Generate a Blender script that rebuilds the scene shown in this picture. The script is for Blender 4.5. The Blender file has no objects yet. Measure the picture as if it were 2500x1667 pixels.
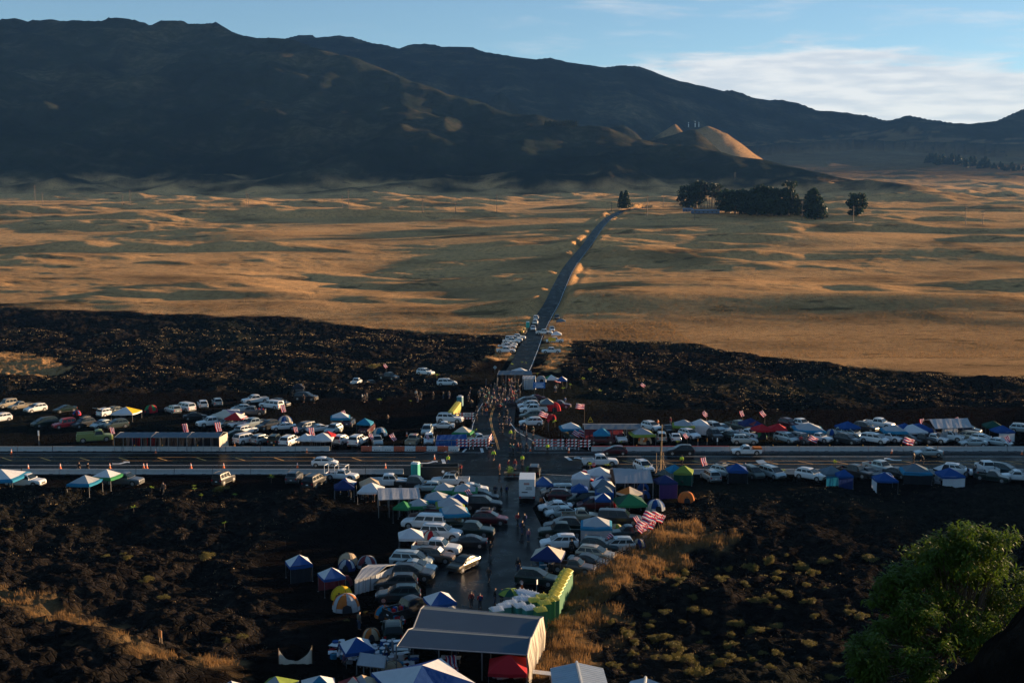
import bpy, bmesh, math, random
import numpy as np
from mathutils import Vector, Matrix
R=math.radians; random.seed(7); rng=np.random.default_rng(11)
S=bpy.context.scene
# ---------------------------------------------------------------- camera, sky, sun, exposure
F_PX=2700.0; CX=1250.0; CY=833.5; CAMH=39.3; PITCH=5.94
SUN_AZ=62.0; SUN_EL=6.0
cam=bpy.data.cameras.new('camera'); co=bpy.data.objects.new('camera',cam); S.collection.objects.link(co)
cam.sensor_width=36; cam.lens=F_PX/2500*36; cam.clip_start=0.5; cam.clip_end=60000
co.location=(0,0,CAMH); co.rotation_euler=(R(90-PITCH),0,0); S.camera=co
S.render.resolution_x=1024; S.render.resolution_y=682
W=bpy.data.worlds.new('World'); S.world=W; W.use_nodes=True
wn=W.node_tree.nodes; wl=W.node_tree.links; wn.clear()
def wnode(t,**k):
    n=wn.new(t)
    for a,b in k.items(): setattr(n,a,b)
    return n
sky=wnode('ShaderNodeTexSky'); sky.sky_type='NISHITA'; sky.sun_disc=False
sky.sun_elevation=R(SUN_EL); sky.sun_rotation=R(SUN_AZ); sky.altitude=2000; sky.air_density=1.0; sky.dust_density=0.25; sky.ozone_density=1.6
bg=wnode('ShaderNodeBackground'); bg.inputs[1].default_value=0.067
wout=wnode('ShaderNodeOutputWorld'); wl.new(bg.outputs[0],wout.inputs[0])
def M(op,a,b=None,c=None,clamp=False):
    n=wn.new('ShaderNodeMath'); n.operation=op; n.use_clamp=clamp
    for i,v in enumerate((a,b,c)):
        if v is None: continue
        if isinstance(v,(int,float)): n.inputs[i].default_value=v
        else: wl.new(v,n.inputs[i])
    return n.outputs[0]
def smooth(v,a,b):
    n=wn.new('ShaderNodeMapRange'); n.interpolation_type='SMOOTHSTEP'; wl.new(v,n.inputs[0])
    n.inputs[1].default_value=a; n.inputs[2].default_value=b; return n.outputs[0]
tc=wnode('ShaderNodeTexCoord'); sep=wnode('ShaderNodeSeparateXYZ'); wl.new(tc.outputs['Generated'],sep.inputs[0])
elev=M('MULTIPLY',M('ARCSINE',sep.outputs[2]),57.2958)
azim=M('MULTIPLY',M('ARCTAN2',sep.outputs[0],sep.outputs[1]),57.2958)
comb=wnode('ShaderNodeCombineXYZ'); wl.new(M('MULTIPLY',azim,0.10),comb.inputs[0]); wl.new(M('MULTIPLY_ADD',elev,0.62,M('MULTIPLY',azim,0.018)),comb.inputs[1])
nz=wnode('ShaderNodeTexNoise'); nz.inputs['Scale'].default_value=1.7; nz.inputs['Detail'].default_value=8; nz.inputs['Roughness'].default_value=0.58
nz.inputs['Distortion'].default_value=0.25; wl.new(comb.outputs[0],nz.inputs['Vector'])
# cloud bank low in the right-hand sky, a few stray wisps higher up
top=M('MULTIPLY_ADD',M('ABSOLUTE',M('SUBTRACT',azim,14.0)),-0.10,8.6)
d_=M('SUBTRACT',top,elev)
bank=M('MULTIPLY',smooth(d_,-0.8,1.4),M('MULTIPLY',smooth(azim,-1.5,3.5),smooth(elev,3.6,5.0)))
wisp=M('MULTIPLY',M('MULTIPLY',smooth(elev,7.6,8.6),M('SUBTRACT',1.0,smooth(elev,11.5,13.0))),M('MULTIPLY_ADD',smooth(azim,-3,3),0.08,0.05))
cov=M('ADD',bank,wisp)
dens=smooth(M('ADD',nz.outputs[0],M('MULTIPLY',cov,0.50)),0.53,0.80)
dens=M('MULTIPLY',dens,M('MULTIPLY',smooth(cov,0.02,0.25),0.85),clamp=True)
mixc=wnode('ShaderNodeMix'); mixc.data_type='RGBA'
cl=wnode('ShaderNodeTexNoise'); cl.inputs['Scale'].default_value=3.3; cl.inputs['Detail'].default_value=5; wl.new(comb.outputs[0],cl.inputs['Vector'])
ccol=wnode('ShaderNodeMix'); ccol.data_type='RGBA'; wl.new(smooth(cl.outputs[0],0.35,0.65),ccol.inputs[0])
ccol.inputs[6].default_value=(3.5,3.6,3.7,1); ccol.inputs[7].default_value=(4.7,4.55,4.3,1)
# the photograph's sky is a pale, slightly cyan blue
tint=wnode('ShaderNodeMix'); tint.data_type='RGBA'; tint.blend_type='MULTIPLY'; tint.inputs[0].default_value=1
wl.new(sky.outputs[0],tint.inputs[6]); tint.inputs[7].default_value=(0.96,0.99,0.97,1)
wl.new(dens,mixc.inputs[0]); wl.new(tint.outputs[2],mixc.inputs[6]); wl.new(ccol.outputs[2],mixc.inputs[7])
wl.new(mixc.outputs[2],bg.inputs[0])
sl=bpy.data.lights.new('sun','SUN'); so=bpy.data.objects.new('sun',sl); S.collection.objects.link(so)
sl.energy=5.0; sl.angle=R(0.5); sl.color=(1.0,0.66,0.36)
sd=Vector((math.sin(R(SUN_AZ))*math.cos(R(SUN_EL)),math.cos(R(SUN_AZ))*math.cos(R(SUN_EL)),math.sin(R(SUN_EL))))
so.rotation_euler=(-sd).to_track_quat('-Z','Y').to_euler(); so.location=(100,60,80)
S.view_settings.view_transform='Standard'; S.view_settings.look='None'; S.view_settings.exposure=1.86; S.view_settings.gamma=1
S.view_settings.use_curve_mapping=False
S.render.engine='CYCLES'
S.cycles.max_bounces=4; S.cycles.diffuse_bounces=2; S.cycles.glossy_bounces=2; S.cycles.transmission_bounces=2; S.cycles.volume_bounces=0
# ---------------------------------------------------------------- pixel <-> world helpers
REG=dict(A=(0,940,4.704),B=(450,900,4.704),C=(900,900,4.704),D=(1350,900,4.704),E=(1700,960,4.704),F=(2000,960,4.704),
 G=(780,1120,4.704),H=(1220,1100,4.704),I=(640,1320,4.518),J=(1040,1340,4.704),K=(1150,750,7.84),L=(1900,1260,3.853),
 M=(0,1240,3.36),N=(1350,1270,3.618),O=(520,1500,3.92),P=(1250,430,1.8816),Q=(0,430,1.8816),S=(0,0,1.0))
def px(reg,x,y):
    o=REG[reg]; return o[0]+x/o[2], o[1]+y/o[2]
cp,sp_=math.cos(R(PITCH)),math.sin(R(PITCH))
def ray(X,Y):
    u=(X-CX)/F_PX; v=(Y-CY)/F_PX
    return u, cp-v*sp_, -(sp_+v*cp)         # x, forward, up
def proj(x,y,z):
    zc=z-CAMH; d=y*cp-zc*sp_; v=-(zc*cp+y*sp_)/d
    return CX+F_PX*x/d, CY+F_PX*v
def plane(X,Y,z=0.0):
    a,b,c=ray(X,Y); t=(z-CAMH)/c; return a*t,b*t
# ---------------------------------------------------------------- noise
_p=np.random.default_rng(5).permutation(256); _p=np.concatenate([_p,_p,_p])
_ga=np.random.default_rng(6).uniform(0,2*np.pi,256); _gx,_gy=np.cos(_ga),np.sin(_ga)
def gn(x,y):
    xi=np.floor(x).astype(int); yi=np.floor(y).astype(int); xf=x-xi; yf=y-yi; xi&=255; yi&=255
    u=xf*xf*xf*(xf*(xf*6-15)+10); v=yf*yf*yf*(yf*(yf*6-15)+10)
    def g(i,j,a,b):
        h=_p[_p[(xi+i)&255]+((yi+j)&255)]; return _gx[h]*a+_gy[h]*b
    n0=g(0,0,xf,yf)*(1-u)+g(1,0,xf-1,yf)*u; n1=g(0,1,xf,yf-1)*(1-u)+g(1,1,xf-1,yf-1)*u
    return 1.5*(n0*(1-v)+n1*v)
def fbm(x,y,o=4,g=0.5,l=2.03):
    s=0;a=1.0
    for i in range(o): s=s+a*gn(x+17.3*i,y-9.1*i); a*=g; x=x*l; y=y*l
    return s
def sst(v,a,b):
    t=np.clip((v-a)/(b-a),0,1); return t*t*(3-2*t)
def seg_dist(x,y,pts):
    d=np.full(np.shape(x),1e9)
    for (x0,y0),(x1,y1) in zip(pts[:-1],pts[1:]):
        dx,dy=x1-x0,y1-y0; L=dx*dx+dy*dy+1e-9; t=np.clip(((x-x0)*dx+(y-y0)*dy)/L,0,1)
        d=np.minimum(d,np.hypot(x-x0-t*dx,y-y0-t*dy))
    return d
def in_poly(x,y,poly):
    c=np.zeros(np.shape(x),bool); n=len(poly)
    for i in range(n):
        x0,y0=poly[i]; x1,y1=poly[i-1]
        if y0==y1: continue
        c^=((y0>y)!=(y1>y))&(x<(x1-x0)*(y-y0)/(y1-y0)+x0)
    return c
def poly_sd(x,y,poly):
    d=seg_dist(x,y,list(poly)+[poly[0]]); return np.where(in_poly(x,y,poly),-d,d)
# ---------------------------------------------------------------- terrain height
def zrow(Y,D):       # height seen at image row Y at forward distance D
    a,b,c=ray(CX,Y); return CAMH+c/b*D
PT=[(0,0),(350,0),(400,1.9)]+[(d,zrow(y,d)) for y,d in ((700,530),(600,760),(550,930),(530,1010),(515,1100),(490,1450),(472,1900),(458,2350),(440,2650),(405,3200),(365,4000),(345,4800),(330,6500))]+[(20000,zrow(330,6000)+400)]
PTx=np.array([p[0] for p in PT],float); PTz=np.array([p[1] for p in PT],float)
SK1=[(-700,60),(0,88),(35,80),(130,92),(320,97),(465,97),(500,82),(560,84),(640,95),(688,112),(740,93),(835,95),(868,110),(940,110),(990,105),(1050,140),(1105,162),(1180,174),(1310,178),(1370,162),(1435,162),(1450,172),(1480,170),(1560,166),(1620,172),(1700,195),(1835,222),(1880,205),(1950,200),(2000,205),(2030,215),(2170,217),(2220,237),(2352,258)]
SK2=[(110,272),(175,265),(260,285),(350,300),(430,310),(490,300),(590,305),(680,340),(760,368),(920,405),(970,418),(1020,416),(1100,445),(1170,458),(1240,457),(1320,475),(1400,505),(1540,515),(1640,535),(1730,555),(1820,528),(1900,545),(2030,570),(2100,568),(2230,553),(2300,520),(2352,500),(2700,470),(3600,560)]
SK=[(x/1.8816,y/1.8816) for x,y in SK1]+[(1250+x/1.8816,y/1.8816) for x,y in SK2]
ska=[];ske=[]
for X,Y in SK:
    a,b,c=ray(X,Y); ska.append(math.atan2(a,b)); ske.append(c/math.hypot(a,b))
YS=[(-1.2,2600),(-0.2,2600),(0.0,2700),(0.1,3000),(0.2,3900),(0.3,4300),(0.42,3900),(1.5,3900)]
# cinder cones: pixel of the top, distance, radius
CONES=[(1728,294,2750,215,0.2),(1650,303,2800,150,0.0),(1524,302,2600,125,0.2),(1450,312,2560,110,0.0),(1698,314,2420,140,0.0),(1165,236,3150,130,0.0),(1222,224,3300,130,0.0),(905,184,3500,120,0.1),(1050,213,3300,100,0.0),(527,181,3700,70,0.0),(2220,300,4600,300,0)]
def base_far(x,y):
    D=np.hypot(x,y); ph=np.arctan2(x,np.maximum(y,1)); zp=np.interp(y,PTx,PTz)
    te=np.interp(ph,ska,ske); lim=CAMH+D*te
    def sp(q,w): q=q/w; return np.where(q>30,q*w,w*np.log1p(np.exp(np.clip(q,-30,30))))
    # front wedge of the slopes, capped to a low bench right of the centre
    wob=120*gn(x/420,y/420)+60*fbm(x/150+5,y/150,3)
    z1=zp+0.275*sp(y-(1700+0.06*x+wob),30.0)
    C=np.interp(x+0.25*(y-2000),[-2000,-1000,-300,150,400,500,640,1300],[1500,720,320,135,66,30,0,0])
    cap=zp+C+8*sst(C,0,40); k=12.0; d_=np.clip((cap-z1)/k,-30,30); z1=np.where(cap-z1>30*k,z1,np.where(z1-cap>30*k,cap,cap-k*np.log1p(np.exp(d_))))
    z1=np.maximum(z1,zp)
    # the main mountain behind
    Ys=np.interp(ph,[a for a,b in YS],[b for a,b in YS]); zs=np.interp(Ys,PTx,PTz)
    z2=np.where(y>Ys-300,zs+0.30*sp(y-Ys,90.0)*1.0,0)
    zm=np.maximum(z1,z2)
    over=np.clip(zm-lim,0,None); z=np.where(zm>lim,lim-over*0.9,zm)
    gul=fbm(x/260+.3*gn(x/500,y/500),y/1500,4)
    nz_=fbm(x/700,y/900,5)*19+gul*20+fbm(x/160+40,y/220,4)*8
    mt=np.maximum(sst(z-zp+16*fbm(x/70,y/50,5),-6,30),.8*sst(y,2350,2900))*1.0
    rel=np.clip(np.where(zm>lim,0,(lim-zm)/120),0,1)*mt*np.clip((z-zp)/160,0.05,1)
    return z+nz_*rel,mt
_cone=[]
for X,Y,D,Rr,cr in CONES:
    a,b,c=ray(X,Y); t=D/math.hypot(a,b); cx,cy=a*t,b*t; top=CAMH+c*t
    b0=float(base_far(np.array([cx]),np.array([cy]))[0][0]); _cone.append((cx,cy,Rr,max(12,top-b0),cr))
HW0,HW1=173.9,190.8        # highway between the barriers (forward distance)
acc_px=[(1208,1102),(1203,1036),(1219,975),(1243,938),(1268,900),(1291,852),(1310,807),(1330,770),(1348,740),(1366,700),(1392,650),(1432,600),(1468,550),(1498,526),(1535,512),(1580,507)]
def row_y(Y):         # forward distance for an image row on the base profile
    a,b,c=ray(CX,Y); ys=np.linspace(60,6000,24000); zz=np.interp(ys,PTx,PTz); r=CAMH+c/b*ys
    i=np.argmax(r<=zz); return float(ys[i])
ACC=[]
for X,Y in acc_px:
    a,b,c=ray(X,Y); d=row_y(Y); ACC.append((a/b*d,d))
def spline(pts,n=12):
    out=[]; P=[Vector(p) for p in pts]; P=[2*P[0]-P[1]]+P+[2*P[-1]-P[-2]]
    for i in range(1,len(P)-2):
        for k in range(n):
            t=k/n; a,b,c,d=P[i-1],P[i],P[i+1],P[i+2]
            out.append(tuple(0.5*((2*b)+(c-a)*t+(2*a-5*b+4*c-d)*t*t+(3*b-a-3*c+d)*t**3)))
    out.append(tuple(P[-2])); return out
ACCS=spline(ACC)
LOT_PX=[(1128,1152),(1452,1152),(1345,1200),(1300,1240),(1330,1300),(1330,1380),(1300,1440),(1310,1500),(1210,1500),(1040,1500),(1040,1400),(1060,1340),(1095,1260),(1130,1205)]
LOT=[plane(X,Y) for X,Y in LOT_PX]
FLAT_PX=[[(-400,1000),(-400,968),(200,962),(560,958),(760,966),(900,980),(1050,965),(1120,935),(1190,892),(1260,868),(1330,895),(1400,935),(1450,972),(1650,1000),(1900,1006),(2200,998),(3000,992),(3000,1182),(1700,1182),(1620,1230),(1560,1290),(1400,1400),(1360,1667),(1340,1760),(500,1760),(620,1640),(800,1560),(680,1430),(660,1350),(900,1250),(790,1190),(-400,1182)]]
FLAT=[[plane(X,Y) for X,Y in P] for P in FLAT_PX]
# lava / grass boundary rows
LVB=[(-900,730),(0,742),(120,755),(250,757),(400,762),(550,770),(700,768),(820,790),(930,800),(1080,808),(1200,818),(1330,826),(1450,830),(1560,834),(1700,838),(1850,870),(2050,888),(2200,905),(2350,918),(2500,918),(3200,915)]
LV=[]
for X,Y in LVB:
    a,b,c=ray(X,Y); d=row_y(Y); LV.append((a/b*d,d))
LVx=[p[0] for p in LV]; LVy=[p[1] for p in LV]
def poly_at(pts):
    out=[]
    for X,Y in pts:
        a,b,c=ray(X,Y); d=row_y(Y); out.append((a/b*d,d))
    return out
GRASS_P=[poly_at([(-200,855),(60,862),(140,885),(172,905),(100,915),(-200,910)]),
 poly_at([(1325,1660),(1330,1560),(1365,1480),(1395,1420),(1480,1370),(1560,1320),(1600,1290),(1640,1280),(1700,1300),(1775,1320),(1770,1345),(1690,1360),(1640,1400),(1560,1430),(1530,1470),(1480,1530),(1440,1600),(1400,1667)]),
 poly_at([(-200,1460),(60,1475),(170,1500),(240,1560),(330,1620),(480,1650),(560,1655),(560,1700),(330,1700),(200,1630),(100,1560),(-200,1540)]),
 poly_at([(1200,880),(1215,850),(1262,848),(1250,880)]),poly_at([(1345,880),(1320,850),(1372,780),(1400,800),(1380,870),(1350,905),(1310,910)])]
def grass_mask(x,y):
    w=fbm(x/22,y/22,4)*9
    g=sst(y+w,np.interp(x,LVx,LVy)-3,np.interp(x,LVx,LVy)+4)
    for P in GRASS_P:
        s=poly_sd(x,y,P); g=np.maximum(g,1-sst(s+fbm(x/5,y/5,3)*3.4+np.where(x<-20,.8,0),-1.2,1.2))
    return g
def height(x,y):
    x=np.asarray(x,float); y=np.asarray(y,float)
    z,mt=base_far(x,y)
    acc_=np.zeros_like(z)
    for cx,cy,Rr,h,cr in _cone:
        d=np.hypot(x-cx,y-cy)*(1+0.12*gn(x/160,y/160)); t=np.clip(1-d/Rr,0,1); c=t**1.25*(1.15-.15*t)
        c=np.where(t>0.78,c-(t-0.78)*cr*2.5,c); z=z+np.maximum(0,h*c-acc_)*1.0; acc_=np.maximum(acc_,h*c)
    # dry grass plain: low swells
    far=sst(y,360,520)*(1-mt*0.6)
    w1=np.maximum(0,fbm(x/210+3.1,y/72+8.2,4)-.10)*3.0+.5*fbm(x/200,y/150,2)-.3; w2=np.maximum(0,fbm(x/34,y/15+5,3)-.08); w3=fbm(x/7,y/5,2)
    z=z+far*(w1*2.6*(1+.5*sst(y,900,1900))+w2*1.1*sst(fbm(x/180,y/120,2),-.1,.4)+w3*0.07)
    # rise beyond the lava on the right, sunken ground on the left of the access road
    def bump(X,Y,D,sx,sy,h):
        a,b,c=ray(X,Y); bx=a/b*D; return h*np.exp(-((x-bx)/sx)**2-((y-D)/sy)**2)
    z=z+bump(1480,0,470,45,28,4.5)+bump(1700,0,520,70,30,4.5)+bump(2200,0,470,90,26,5.0)+bump(950,0,620,75,80,-7.0)+bump(1120,0,520,45,50,-4.0)+bump(2350,0,700,90,30,5)+bump(1900,0,800,110,35,4)+bump(560,0,820,70,40,4)
    # lava: ropy lumps and ridges
    fl=poly_sd(x,y,FLAT[0]); rough=sst(fl,0.3,5.0)
    lb_=np.interp(x,LVx,LVy); lav=rough*(1-sst(y,lb_-10,lb_+4))
    r1=fbm(x/16,y/16,4); r2=1-np.abs(fbm(x/5.5+4,y/4.0,3)); r3=1-np.abs(gn(x/1.6,y/1.2))
    z=z+lav*(r1*1.25+(r2-0.6)*0.85+(r3-0.6)*0.34+(1-np.abs(gn(x/.8+9,y/.55)))*.12)
    z=z+(1-rough)*(fbm(x/4,y/4,2)*0.02-.1*(np.abs(gn(x/2.2,y/1.6))))*np.where((y>HW0-3)&(y<HW1+3),0,1)-0.03
    # roads are let into the ground
    hw=np.maximum(HW0-2-y,y-HW1-2); z=np.where(hw<3,z*sst(hw,0,3)-0.1*(1-sst(hw,0,3)),z)
    da=seg_dist(x,y,ACCS); k=1-sst(da,4.2,7.5)
    zl=np.interp(y,PTx,PTz)
    z=z*(1-k)+(zl-0.22)*k
    z=z+sst(y,400,520)*.3*np.exp(-((da-9)/3.0)**2)
    z=z+sst(y,430,500)*(1-sst(y,820,900))*.15*np.exp(-((seg_dist(x+12,y,ACCS))/5.0)**2)*(.8+.8*fbm(x/30,y/50,2))
    pl=poly_sd(x,y,LOT); z=np.where(pl<0.3,np.minimum(z,-0.12),z)
    # the hill the photograph was taken from
    hill=np.interp(y-0.10*np.abs(x),[-400,-20,0,4,10,30,60,84,96],[-40,28,37.2,35.5,32.5,21.5,8.2,1.1,0])
    toe=3.4*np.exp(-((x+46)/22)**2-((y-88)/14)**2)+2.0*np.exp(-((x+60)/20)**2-((y-110)/16)**2)
    z=z+hill+toe*(1+0.3*fbm(x/5,y/5,3))+np.where(y<90,1,0)*sst(90-y,0,20)*fbm(x/6,y/6,4)*0.5
    z=z+3.4*np.exp(-((x-7.4)/2.6)**2-((y-12.0)/3.4)**2)
    z=np.where(y<1,np.minimum(z,37.4),z)
    return z
def h1(x,y): return float(height(np.array([x]),np.array([y]))[0])
def hit(X,Y):
    if Y>905:
        x,y=plane(X,Y); return x,y,0.0 if float(poly_sd(np.array([x]),np.array([y]),FLAT[0])[0])<2 else h1(x,y)
    a,b,c=ray(X,Y); ys=np.geomspace(180,9000,1500); xs=a/b*ys; zr=CAMH+c/b*ys; zz=height(xs,ys)
    i=np.argmax(zr<=zz); 
    if not (zr<=zz).any(): i=-1
    return float(xs[i]),float(ys[i]),float(zz[i])
# ---------------------------------------------------------------- materials
MATS={}
def pm(name,col,rough=0.6,metal=0.0,var=0.15,scale=8.0,bump=0.0,coat=0.0,spec=0.5,emit=0,trans=0.0,bscale=None):
    if name in MATS: return MATS[name]
    m=bpy.data.materials.new(name); m.use_nodes=True; nt=m.node_tree; N=nt.nodes; L=nt.links
    b=N['Principled BSDF']; b.inputs['Roughness'].default_value=rough; b.inputs['Metallic'].default_value=metal
    b.inputs['Coat Weight'].default_value=coat; b.inputs['Coat Roughness'].default_value=0.08; b.inputs['Specular IOR Level'].default_value=spec
    t=N.new('ShaderNodeTexCoord'); n=N.new('ShaderNodeTexNoise'); n.inputs['Scale'].default_value=scale; n.inputs['Detail'].default_value=4
    L.new(t.outputs['Object'],n.inputs['Vector'])
    mx=N.new('ShaderNodeMix'); mx.data_type='RGBA'; L.new(n.outputs[0],mx.inputs[0])
    c=col; mx.inputs[6].default_value=(c[0]*(1-var),c[1]*(1-var),c[2]*(1-var),1); mx.inputs[7].default_value=(min(1,c[0]*(1+var)),min(1,c[1]*(1+var)),min(1,c[2]*(1+var)),1)
    L.new(mx.outputs[2],b.inputs['Base Color'])
    if bump:
        n2=N.new('ShaderNodeTexNoise'); n2.inputs['Scale'].default_value=bscale or scale*1.5; n2.inputs['Detail'].default_value=3; L.new(t.outputs['Object'],n2.inputs['Vector'])
        bp=N.new('ShaderNodeBump'); bp.inputs['Strength'].default_value=bump; bp.inputs['Distance'].default_value=0.1; L.new(n2.outputs[0],bp.inputs['Height']); L.new(bp.outputs[0],b.inputs['Normal'])
    if trans:
        tr=N.new('ShaderNodeBsdfTranslucent'); L.new(mx.outputs[2],tr.inputs[0]); ms=N.new('ShaderNodeMixShader'); ms.inputs[0].default_value=trans
        L.new(b.outputs[0],ms.inputs[1]); L.new(tr.outputs[0],ms.inputs[2]); L.new(ms.outputs[0],N['Material Output'].inputs[0])
    if emit:
        b.inputs['Emission Color'].default_value=(*col,1); b.inputs['Emission Strength'].default_value=emit
    MATS[name]=m; return m
CC=dict(white=(.60,.62,.64),silver=(.34,.40,.42),grey=(.11,.12,.135),darkgrey=(.028,.031,.036),black=(.012,.013,.016),tan=(.34,.29,.22),brown=(.09,.065,.05),
 red=(.42,.02,.03),maroon=(.055,.006,.010),green=(.006,.018,.015),blue=(.015,.035,.08),teal=(.014,.036,.044),lime=(.20,.25,.09),greygreen=(.07,.095,.09),
 gold=(.05,.042,.028))  # black car paint with low-sun reflections tinted into the colour
def paint(c): return pm('paint_'+c,CC[c],0.32,0.35 if c in('silver','grey','darkgrey','tan','greygreen','teal','gold') else 0.0,0.08,3.0,coat=0.2,spec=.3)
FC=dict(white=(.62,.64,.68),cream=(.58,.53,.45),grey=(.34,.36,.40),silver=(.38,.41,.45),slate=(.12,.165,.21),blue=(.012,.07,.26),navy=(.015,.03,.12),teal=(.015,.18,.33),skyblue=(.02,.20,.36),
 red=(.42,.015,.025),green=(.03,.20,.08),darkgreen=(.01,.07,.05),lime=(.20,.28,.05),yellow=(.70,.46,.02),orange=(.50,.15,.03),tan=(.46,.36,.25),maroon=(.15,.03,.04),dark=(.02,.022,.03),purple=(.06,.03,.14),black=(.012,.012,.015),brown=(.2,.11,.06))
def fab(c): return pm('fabric_'+c,FC[c],0.85,0,0.10,1.6,bump=0.35,trans=0.22,spec=0.2,bscale=2.2)
GLASS=pm('car_glass',(.010,.016,.02),0.12,0,0.1,2,spec=0.3,coat=0.0)
TRIM=pm('black_trim',(.012,.012,.013),0.6); TYRE=pm('tyre_rubber',(.015,.015,.015),0.85); RIM=pm('alloy',(.42,.43,.45),0.35,0.8)
CHROME=pm('chrome',(.55,.56,.58),0.2,0.9); HLIGHT=pm('headlight_glass',(.75,.76,.78),0.12,0.1,spec=0.8); TLIGHT=pm('taillight_red',(.45,.012,.012),0.25)
POLE=pm('canopy_metal',(.20,.21,.23),0.5,0.5); WOOD=pm('weathered_wood',(.16,.11,.07),0.85,var=.3,scale=20); CONC=pm('concrete',(.36,.37,.375),0.9,var=.22,scale=2.5,bump=.3)
LETTER=pm('white_lettering',(.78,.8,.82),0.6)
# ---------------------------------------------------------------- mesh helpers
class MB:
    def __init__(s): s.v=[]; s.f=[]; s.m=[]
    def add(s,vs,fs,m=0):
        o=len(s.v); s.v+= [tuple(v) for v in vs]
        for f in fs: s.f.append(tuple(o+i for i in f)); s.m.append(m)
    def box(s,x0,x1,y0,y1,z0,z1,m=0):
        s.add([(x0,y0,z0),(x1,y0,z0),(x1,y1,z0),(x0,y1,z0),(x0,y0,z1),(x1,y0,z1),(x1,y1,z1),(x0,y1,z1)],[(0,3,2,1),(4,5,6,7),(0,1,5,4),(1,2,6,5),(2,3,7,6),(3,0,4,7)],m)
    def hexa(s,p,m=0):
        s.add(p,[(0,3,2,1),(4,5,6,7),(0,1,5,4),(1,2,6,5),(2,3,7,6),(3,0,4,7)],m)
    def tube(s,a,b,r0,r1=None,n=6,m=0):
        a=Vector(a); b=Vector(b); r1=r0 if r1 is None else r1; d=(b-a).normalized(); u=d.orthogonal().normalized(); w=d.cross(u)
        vs=[a+(u*math.cos(2*math.pi*i/n)+w*math.sin(2*math.pi*i/n))*r0 for i in range(n)]+[b+(u*math.cos(2*math.pi*i/n)+w*math.sin(2*math.pi*i/n))*r1 for i in range(n)]
        s.add(vs,[(i,(i+1)%n,n+(i+1)%n,n+i) for i in range(n)]+[tuple(range(n))[::-1],tuple(range(n,2*n))],m)
    def cyly(s,cx,cy,cz,r,w,n=16,m=0):   # disc with axis along y
        s.tube((cx,cy-w/2,cz),(cx,cy+w/2,cz),r,r,n,m)
    def loft(s,rings,m=0,cap=True):
        n=len(rings[0]); o=len(s.v)
        for r in rings: s.v+=[tuple(v) for v in r]
        for k in range(len(rings)-1):
            for i in range(n):
                s.f.append((o+k*n+i,o+k*n+(i+1)%n,o+(k+1)*n+(i+1)%n,o+(k+1)*n+i)); s.m.append(m)
        if cap:
            s.f.append(tuple(o+i for i in range(n))[::-1]); s.m.append(m); k=len(rings)-1
            s.f.append(tuple(o+k*n+i for i in range(n))); s.m.append(m)
    def mesh(s,name,mats,smooth=False,bevel=0.0):
        me=bpy.data.meshes.new(name); me.from_pydata(s.v,[],s.f)
        for m in mats: me.materials.append(m)
        me.polygons.foreach_set('material_index',s.m)
        if bevel:
            bm=bmesh.new(); bm.from_mesh(me); bmesh.ops.recalc_face_normals(bm,faces=bm.faces)
            bmesh.ops.bevel(bm,geom=list(bm.edges),offset=bevel,segments=1,affect='EDGES',clamp_overlap=True); bm.to_mesh(me); bm.free()
        else:
            bm=bmesh.new(); bm.from_mesh(me); bmesh.ops.recalc_face_normals(bm,faces=bm.faces); bm.to_mesh(me); bm.free()
        if smooth: me.polygons.foreach_set('use_smooth',[True]*len(me.polygons))
        me.update(); return me
COL=S.collection
def link(name,me,parent=None,loc=None,rz=None,omat=None):
    o=bpy.data.objects.new(name,me); COL.objects.link(o)
    if parent is not None: o.parent=parent
    if loc is not None: o.location=loc
    if rz is not None: o.rotation_euler=(0,0,rz)
    if omat is not None: o.material_slots[0].link='OBJECT'; o.material_slots[0].material=omat
    return o
def thing(name,loc,rz=0.0,label='',cat='',group=None):
    o=bpy.data.objects.new(name,None); COL.objects.link(o); o.location=loc; o.rotation_euler=(0,0,rz); tag(o,label,cat,group); o.empty_display_size=0.2
    return o
def tag(o,label=None,cat=None,group=None,kind=None):
    if label: o['label']=label
    if cat: o['category']=cat
    if group: o['group']=group
    if kind: o['kind']=kind
    return o
ORD=['first','second','third','fourth','fifth','sixth','seventh','eighth','ninth','tenth','eleventh','twelfth','thirteenth','fourteenth','fifteenth','sixteenth','seventeenth','eighteenth','nineteenth','twentieth']
def ordw(i):
    n=i+1
    if n>99: return 'hundred-and-'+ordw(n-101) if n>100 else 'hundredth'
    if n<=20: return ORD[i]
    t={2:'twenty',3:'thirty',4:'forty',5:'fifty',6:'sixty',7:'seventy',8:'eighty',9:'ninety'}[n//10]
    return {20:'twentieth',30:'thirtieth',40:'fortieth',50:'fiftieth',60:'sixtieth',70:'seventieth',80:'eightieth',90:'ninetieth'}[n] if n%10==0 else t+'-'+ORD[n%10-1]
PEND=[]   # (object, description, zone, axis)
def defer(o,desc,zone,axis='x',custom=None): PEND.append([o,desc,zone,axis,custom])
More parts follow.
